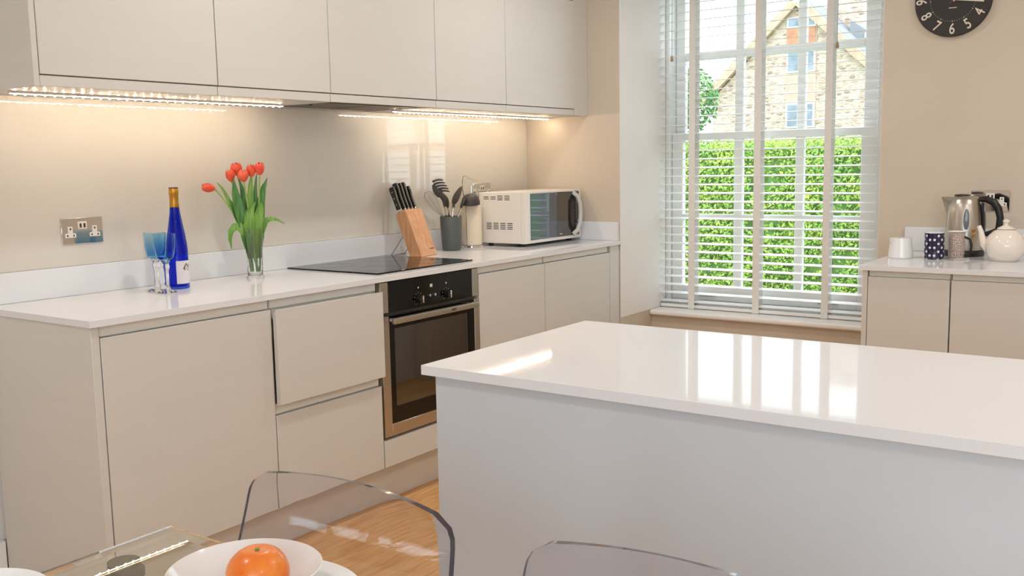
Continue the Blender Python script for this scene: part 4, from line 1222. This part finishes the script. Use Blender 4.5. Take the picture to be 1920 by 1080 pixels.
# crockery on the table
def plate(label, x, y, rad, z):
    t = thing('dinner_plate', label, 'plate', (x, y, z), group='dinner plates on the glass table')
    MB().lathe([(0, 0), (rad * 0.62, 0), (rad * 0.72, 0.004), (rad, 0.015), (rad * 0.995, 0.0175), (rad * 0.70, 0.008), (rad * 0.6, 0.0045), (0, 0.004)], (0, 0, 0), 64).build('plate_body', CERAM, t, local=True)
    return t
BXc, BYc = -0.738, -2.110
plate('white dinner plate under the bowl at the glass table edge', BXc + 0.003, BYc - 0.015, 0.128, TZ + 0.0004)
bw = thing('soup_bowl', 'white bowl holding an orange on the dinner plate', 'bowl', (BXc, BYc, TZ + 0.0052))
MB().lathe([(0, 0), (0.040, 0), (0.042, 0.003), (0.060, 0.014), (0.080, 0.032), (0.092, 0.050), (0.0905, 0.0508), (0.077, 0.034), (0.057, 0.018), (0.038, 0.009), (0, 0.008)], (0, 0, 0), 64).build('bowl_body', CERAM, bw, local=True)
og = thing('orange', 'shiny orange resting in the white bowl', 'fruit', (-0.728, -2.122, TZ + 0.0142))
om = MB().sphere((0, 0, 0.034), 0.038, 28, 18, sz=0.88)
om.v = [(p[0] * (1 + 0.015 * math.cos(5 * math.atan2(p[1], p[0]))), p[1] * (1 + 0.015 * math.cos(5 * math.atan2(p[1], p[0]))), p[2] - (0.006 * math.exp(-(p[0] ** 2 + p[1] ** 2) / 0.00012) if p[2] > 0.05 else 0)) for p in om.v]
om.build('peel', ORANGE, og, local=True)
MB().lathe([(0, 0.0615), (0.003, 0.0625), (0.002, 0.0645), (0, 0.065)], (0, 0, 0), 8).build('stalk_button', GREEN, og, local=True)
plate('white dinner plate at the lower left corner, left side of the glass table', -0.975, -1.915, 0.125, TZ + 0.0004)
bw2 = thing('soup_bowl', 'white bowl at the lower left corner, on the left plate', 'bowl', (-0.975, -1.915, TZ + 0.0052))
bo2 = [c for c in bw.children][0].copy()
COL.objects.link(bo2)
bo2.parent = bw2

# ------------------------------------------------------------------ clear acrylic chairs
EDGEM = mat('acrylic_edge_painted_dark', rgb(62, 56, 66), 0.12, coat=0.5, var=0.1, scale=10)  # opaque dark colour stands in for internal reflection darkening the clear acrylic rim
def make_chair(label, yc, back_x=-0.462):
    t = thing('acrylic_chair', label, 'chair', (back_x - 0.25, yc, 0), group='clear acrylic dining chairs')
    TOP, SEAT = 0.802, 0.455
    # centre-line profile from the top of the back down and forward along the seat: (x offset, z, half width)
    prof = []
    H = 0.26
    n1 = 22
    for i in range(n1 + 1):
        s_ = i / n1
        d = s_ * H
        z = TOP - d
        x = -0.020 * (d / 0.1) - 0.030 * (d / H) ** 2
        rc = 0.032
        hw = 0.205 + 0.010 * min(1, d / 0.12)
        if d < rc:
            hw -= rc - math.sqrt(max(0, rc * rc - (rc - d) ** 2))
        prof.append((x, z, hw, 1.0))
    xe, ze = prof[-1][0], prof[-1][1]
    for i in range(1, 9):
        an = PI / 2 * i / 8
        rad = ze - SEAT
        prof.append((xe - rad * (1 - math.cos(an)) * 0.9, ze - rad * math.sin(an), 0.208, 1 - i / 8))
    xs = prof[-1][0]
    for i in range(1, 9):
        prof.append((xs - 0.33 * i / 8, SEAT + 0.006 * math.sin(PI * i / 8) * -1, 0.208 - 0.01 * i / 8, 0))
    nu = 28
    P = []
    for (x, z, hw, bk) in prof:
        rowp = []
        for j in range(nu + 1):
            q = 2 * j / nu - 1
            bulge = 0.012 * bk * (q * q)
            crest = 0.016 * (1 - (q * hw / 0.2) ** 2) * max(0, (z - 0.55) / 0.25) * bk
            rowp.append(Vector((back_x + x - bulge, yc + q * hw, z + crest - 0.010 * (1 - bk) * (1 - q * q))))
        P.append(rowp)
    v = []; f = []
    nr = len(P)
    th = 0.0095
    Nn = []
    for i in range(nr):
        for j in range(nu + 1):
            a_ = P[min(i + 1, nr - 1)][j] - P[max(i - 1, 0)][j]
            b_ = P[i][min(j + 1, nu)] - P[i][max(j - 1, 0)]
            Nn.append(a_.cross(b_).normalized())
    for sgn in (0.5, -0.5):
        for i in range(nr):
            for j in range(nu + 1):
                v.append(P[i][j] + Nn[i * (nu + 1) + j] * th * sgn)
    W = nu + 1
    off = nr * W
    for i in range(nr - 1):
        for j in range(nu):
            a_, b_, c_, d_ = i * W + j, i * W + j + 1, (i + 1) * W + j + 1, (i + 1) * W + j
            f.append((a_, b_, c_, d_))
            f.append((off + d_, off + c_, off + b_, off + a_))
    for j in range(nu):
        f.append((j, off + j, off + j + 1, j + 1))
        b0 = (nr - 1) * W
        f.append((b0 + j, b0 + j + 1, off + b0 + j + 1, off + b0 + j))
    for i in range(nr - 1):
        f.append((i * W, (i + 1) * W, off + (i + 1) * W, off + i * W))
        f.append((i * W + nu, off + i * W + nu, off + (i + 1) * W + nu, (i + 1) * W + nu))
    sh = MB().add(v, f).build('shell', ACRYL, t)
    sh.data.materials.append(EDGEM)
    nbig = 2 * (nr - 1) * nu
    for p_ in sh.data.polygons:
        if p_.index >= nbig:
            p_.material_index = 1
    for sx, sy in ((-0.20, -1), (-0.20, 1), (-0.47, -1), (-0.47, 1)):
        p1 = Vector((back_x + sx, yc + sy * 0.165, SEAT - 0.016))
        p0 = Vector((back_x + sx + (0.05 if sx > -0.3 else -0.02), yc + sy * 0.185, 0.0))
        MB().tube([p0, p1], [0.013, 0.019], 12).build('leg', ACRYL, t)
    return t
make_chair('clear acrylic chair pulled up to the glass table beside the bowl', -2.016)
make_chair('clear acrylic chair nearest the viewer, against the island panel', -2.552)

# ------------------------------------------------------------------ outside
tag(B(3.7, 70, -40, 60, -0.5, -0.3).build('garden_lawn', GRASS, smooth=False), kind='structure')
def leaf_cloud(name, material, parent, sampler, n, size):
    v = []; f = []
    for i in range(n):
        p, nrm = sampler()
        p = Vector(p)
        d = Vector((random.gauss(0, 1), random.gauss(0, 1), random.gauss(0, 1))) * 0.6 + Vector(nrm)
        d = d.normalized()
        a_ = d.orthogonal().normalized()
        a_ = Matrix.Rotation(random.random() * 6.28, 3, d) @ a_
        b_ = d.cross(a_)
        s_ = size * (0.6 + 0.8 * random.random())
        k0 = len(v)
        v += [p - a_ * s_, p + b_ * s_ * 0.45, p + a_ * s_, p - b_ * s_ * 0.45]
        f.append((k0, k0 + 1, k0 + 2, k0 + 3))
    me = bpy.data.meshes.new(name)
    me.from_pydata([tuple(q) for q in v], [], f)
    me.materials.append(material)
    o = bpy.data.objects.new(name, me)
    COL.objects.link(o)
    o.parent = parent
    Mi = ROOT[parent.name].inverted()
    me.transform(Mi)
    o['kind'] = 'stuff'
    return o
hg = thing('hedge', 'tall clipped bright green hedge outside the window', 'hedge', (8.6, 0.6, -0.3))
HX, HY0, HY1, HZ = 8.15, -3.5, 5.5, 1.44
B(HX + 0.08, HX + 1.2, HY0, HY1, -0.3, HZ - 0.06).build('hedge_core', HEDGEC, hg, smooth=False)
def hs():
    if random.random() < 0.72:
        y_, z_ = random.uniform(HY0, HY1), random.uniform(-0.3, HZ)
        d = 0.10 * math.sin(y_ * 5.1 + 2 * math.sin(z_ * 4)) * math.sin(z_ * 6.3 + y_)
        return (HX + 0.04 + d * 0.7 + random.gauss(0, 0.04), y_, z_), (-1, 0, 0.35)
    return (random.uniform(HX, HX + 1.2), random.uniform(HY0, HY1), HZ + random.gauss(0.0, 0.03)), (-0.3, 0, 1)
leaf_cloud('hedge_leaves', HEDGE, hg, hs, 70000, 0.021)
def make_tree(label, c, rad, n, size):
    t = thing('tree', label, 'tree', (c[0], c[1], -0.3), group='trees beyond the hedge')
    MB().tube([(c[0], c[1], -0.3), (c[0] + 0.1, c[1], c[2] - rad * 0.3)], [0.25, 0.14], 10).build('trunk', BARK, t)
    blobs = [(Vector((c[0] + random.uniform(-.5, .5) * rad, c[1] + random.uniform(-.55, .55) * rad, c[2] + random.uniform(-1.2, .55) * rad)), rad * random.uniform(.35, .6)) for _ in range(14)]
    def smp():
        b_, r_ = random.choice(blobs)
        d = Vector((random.gauss(0, 1), random.gauss(0, 1), random.gauss(0, 1))).normalized()
        return b_ + d * r_ * random.uniform(0.75, 1.0), d
    leaf_cloud('foliage', TREEL, t, smp, n, size)
make_tree('leafy green tree left of the stone house gable outside', (22, 8.80, 2.75), 1.75, 22000, 0.07)

# stone house: gable facing the kitchen, two storeys, central glazed strip
cx_, cy_, cz_ = -1.4683, -3.0323, 1.2814
HK = (40 + 1.4683) / (24 + 1.4683)
def hp_(y_, z_):
    return (cy_ + HK * (y_ - cy_), cz_ + HK * (z_ - cz_))
HXW = 40.0
hs_ = thing('stone_house', 'stone gabled house with central glazed strip beyond the hedge', 'house', (HXW + 4, 11.4, -0.3))
ay, az = hp_(5.87, 5.18)
ly, lz = hp_(8.205, 2.95)
ry, rz = hp_(3.55, 2.95)
MB().prism([(ry, -0.3), (ly, -0.3), (ly, lz), (ay, az), (ry, rz)], 'x', HXW, HXW + 9).build('gable_wall', STONE, hs_, smooth=False)
def verge(y0, z0, y1, z1):
    d = Vector((0, y1 - y0, z1 - z0)).normalized()
    up = Vector((0, -d.z, d.y))
    if up.z < 0: up = -up
    a_, b_ = Vector((0, y0, z0)), Vector((0, y1, z1))
    pts = [a_, b_, b_ + up * 0.34, a_ + up * 0.34]
    MB().prism([(p.y, p.z) for p in pts], 'x', HXW - 0.30, HXW + 0.1).build('verge', VERGE, hs_, smooth=False)
    pts2 = [a_ + up * 0.2, b_ + up * 0.2, b_ + up * 0.36, a_ + up * 0.36]
    MB().prism([(p.y, p.z) for p in pts2], 'x', HXW + 0.1, HXW + 9.2).build('roof_slope', SLATER, hs_, smooth=False)
ey, ez = hp_(8.50, 2.72)
verge(ey, ez, ay, az)
ey2, ez2 = hp_(3.25, 2.72)
verge(ay, az, ey2, ez2)
def hrect(name, y0, z0, y1, z1, m, proud, parent):
    (ya, za), (yb_, zb_) = hp_(y0, z0), hp_(y1, z1)
    return B(HXW - proud, HXW - 0.002, ya, yb_, za, zb_).build(name, m, parent, smooth=False)
hrect('brick_strip', 6.16, 1.0, 5.36, 4.95, BRICKP, 0.03, hs_)
for z0, z1 in ((3.50, 4.06), (2.08, 2.72), (4.63, 4.90)):
    wf = hrect('house_window', 6.14, z0, 5.38, z1, WINF, 0.07, hs_)
    for y0, y1 in ((6.09, 5.80), (5.72, 5.43)):
        hrect('pane', y0, z0 + 0.05, y1, z1 - 0.04, WINB, 0.09, wf)
hrect('terracotta_panel', 6.13, 4.22, 5.39, 4.62, TERRA, 0.06, hs_)
(ca, cza), (cb, czb) = hp_(5.50, 3.5), hp_(4.75, 7.2)
B(HXW + 3.0, HXW + 4.5, ca, cb, 3.0, czb).build('chimney_stack', STONE, hs_, smooth=False)
# slate roof wing to the right, behind
wg = MB()
(y0, z0), (y1, z1) = hp_(4.9, 4.75), hp_(2.2, 3.0)
wg.prism([(y0, 3.0), (y0, z0 + 0.2), (y1, z1), (y1, 3.0)], 'x', HXW + 2, HXW + 9)
wg.build('wing_roof', SLATER, hs_, smooth=False)
for q in range(2):
    yy = y0 - 0.7 - q * 0.75
    zz = z0 + 0.2 + (yy - y0) * ((z1 - z0 - 0.2) / (y1 - y0))
    B(HXW + 1.9, HXW + 1.98, yy - 0.28, yy + 0.05, zz - 0.75, zz - 0.12).build('rooflight', WINF, hs_, smooth=False)
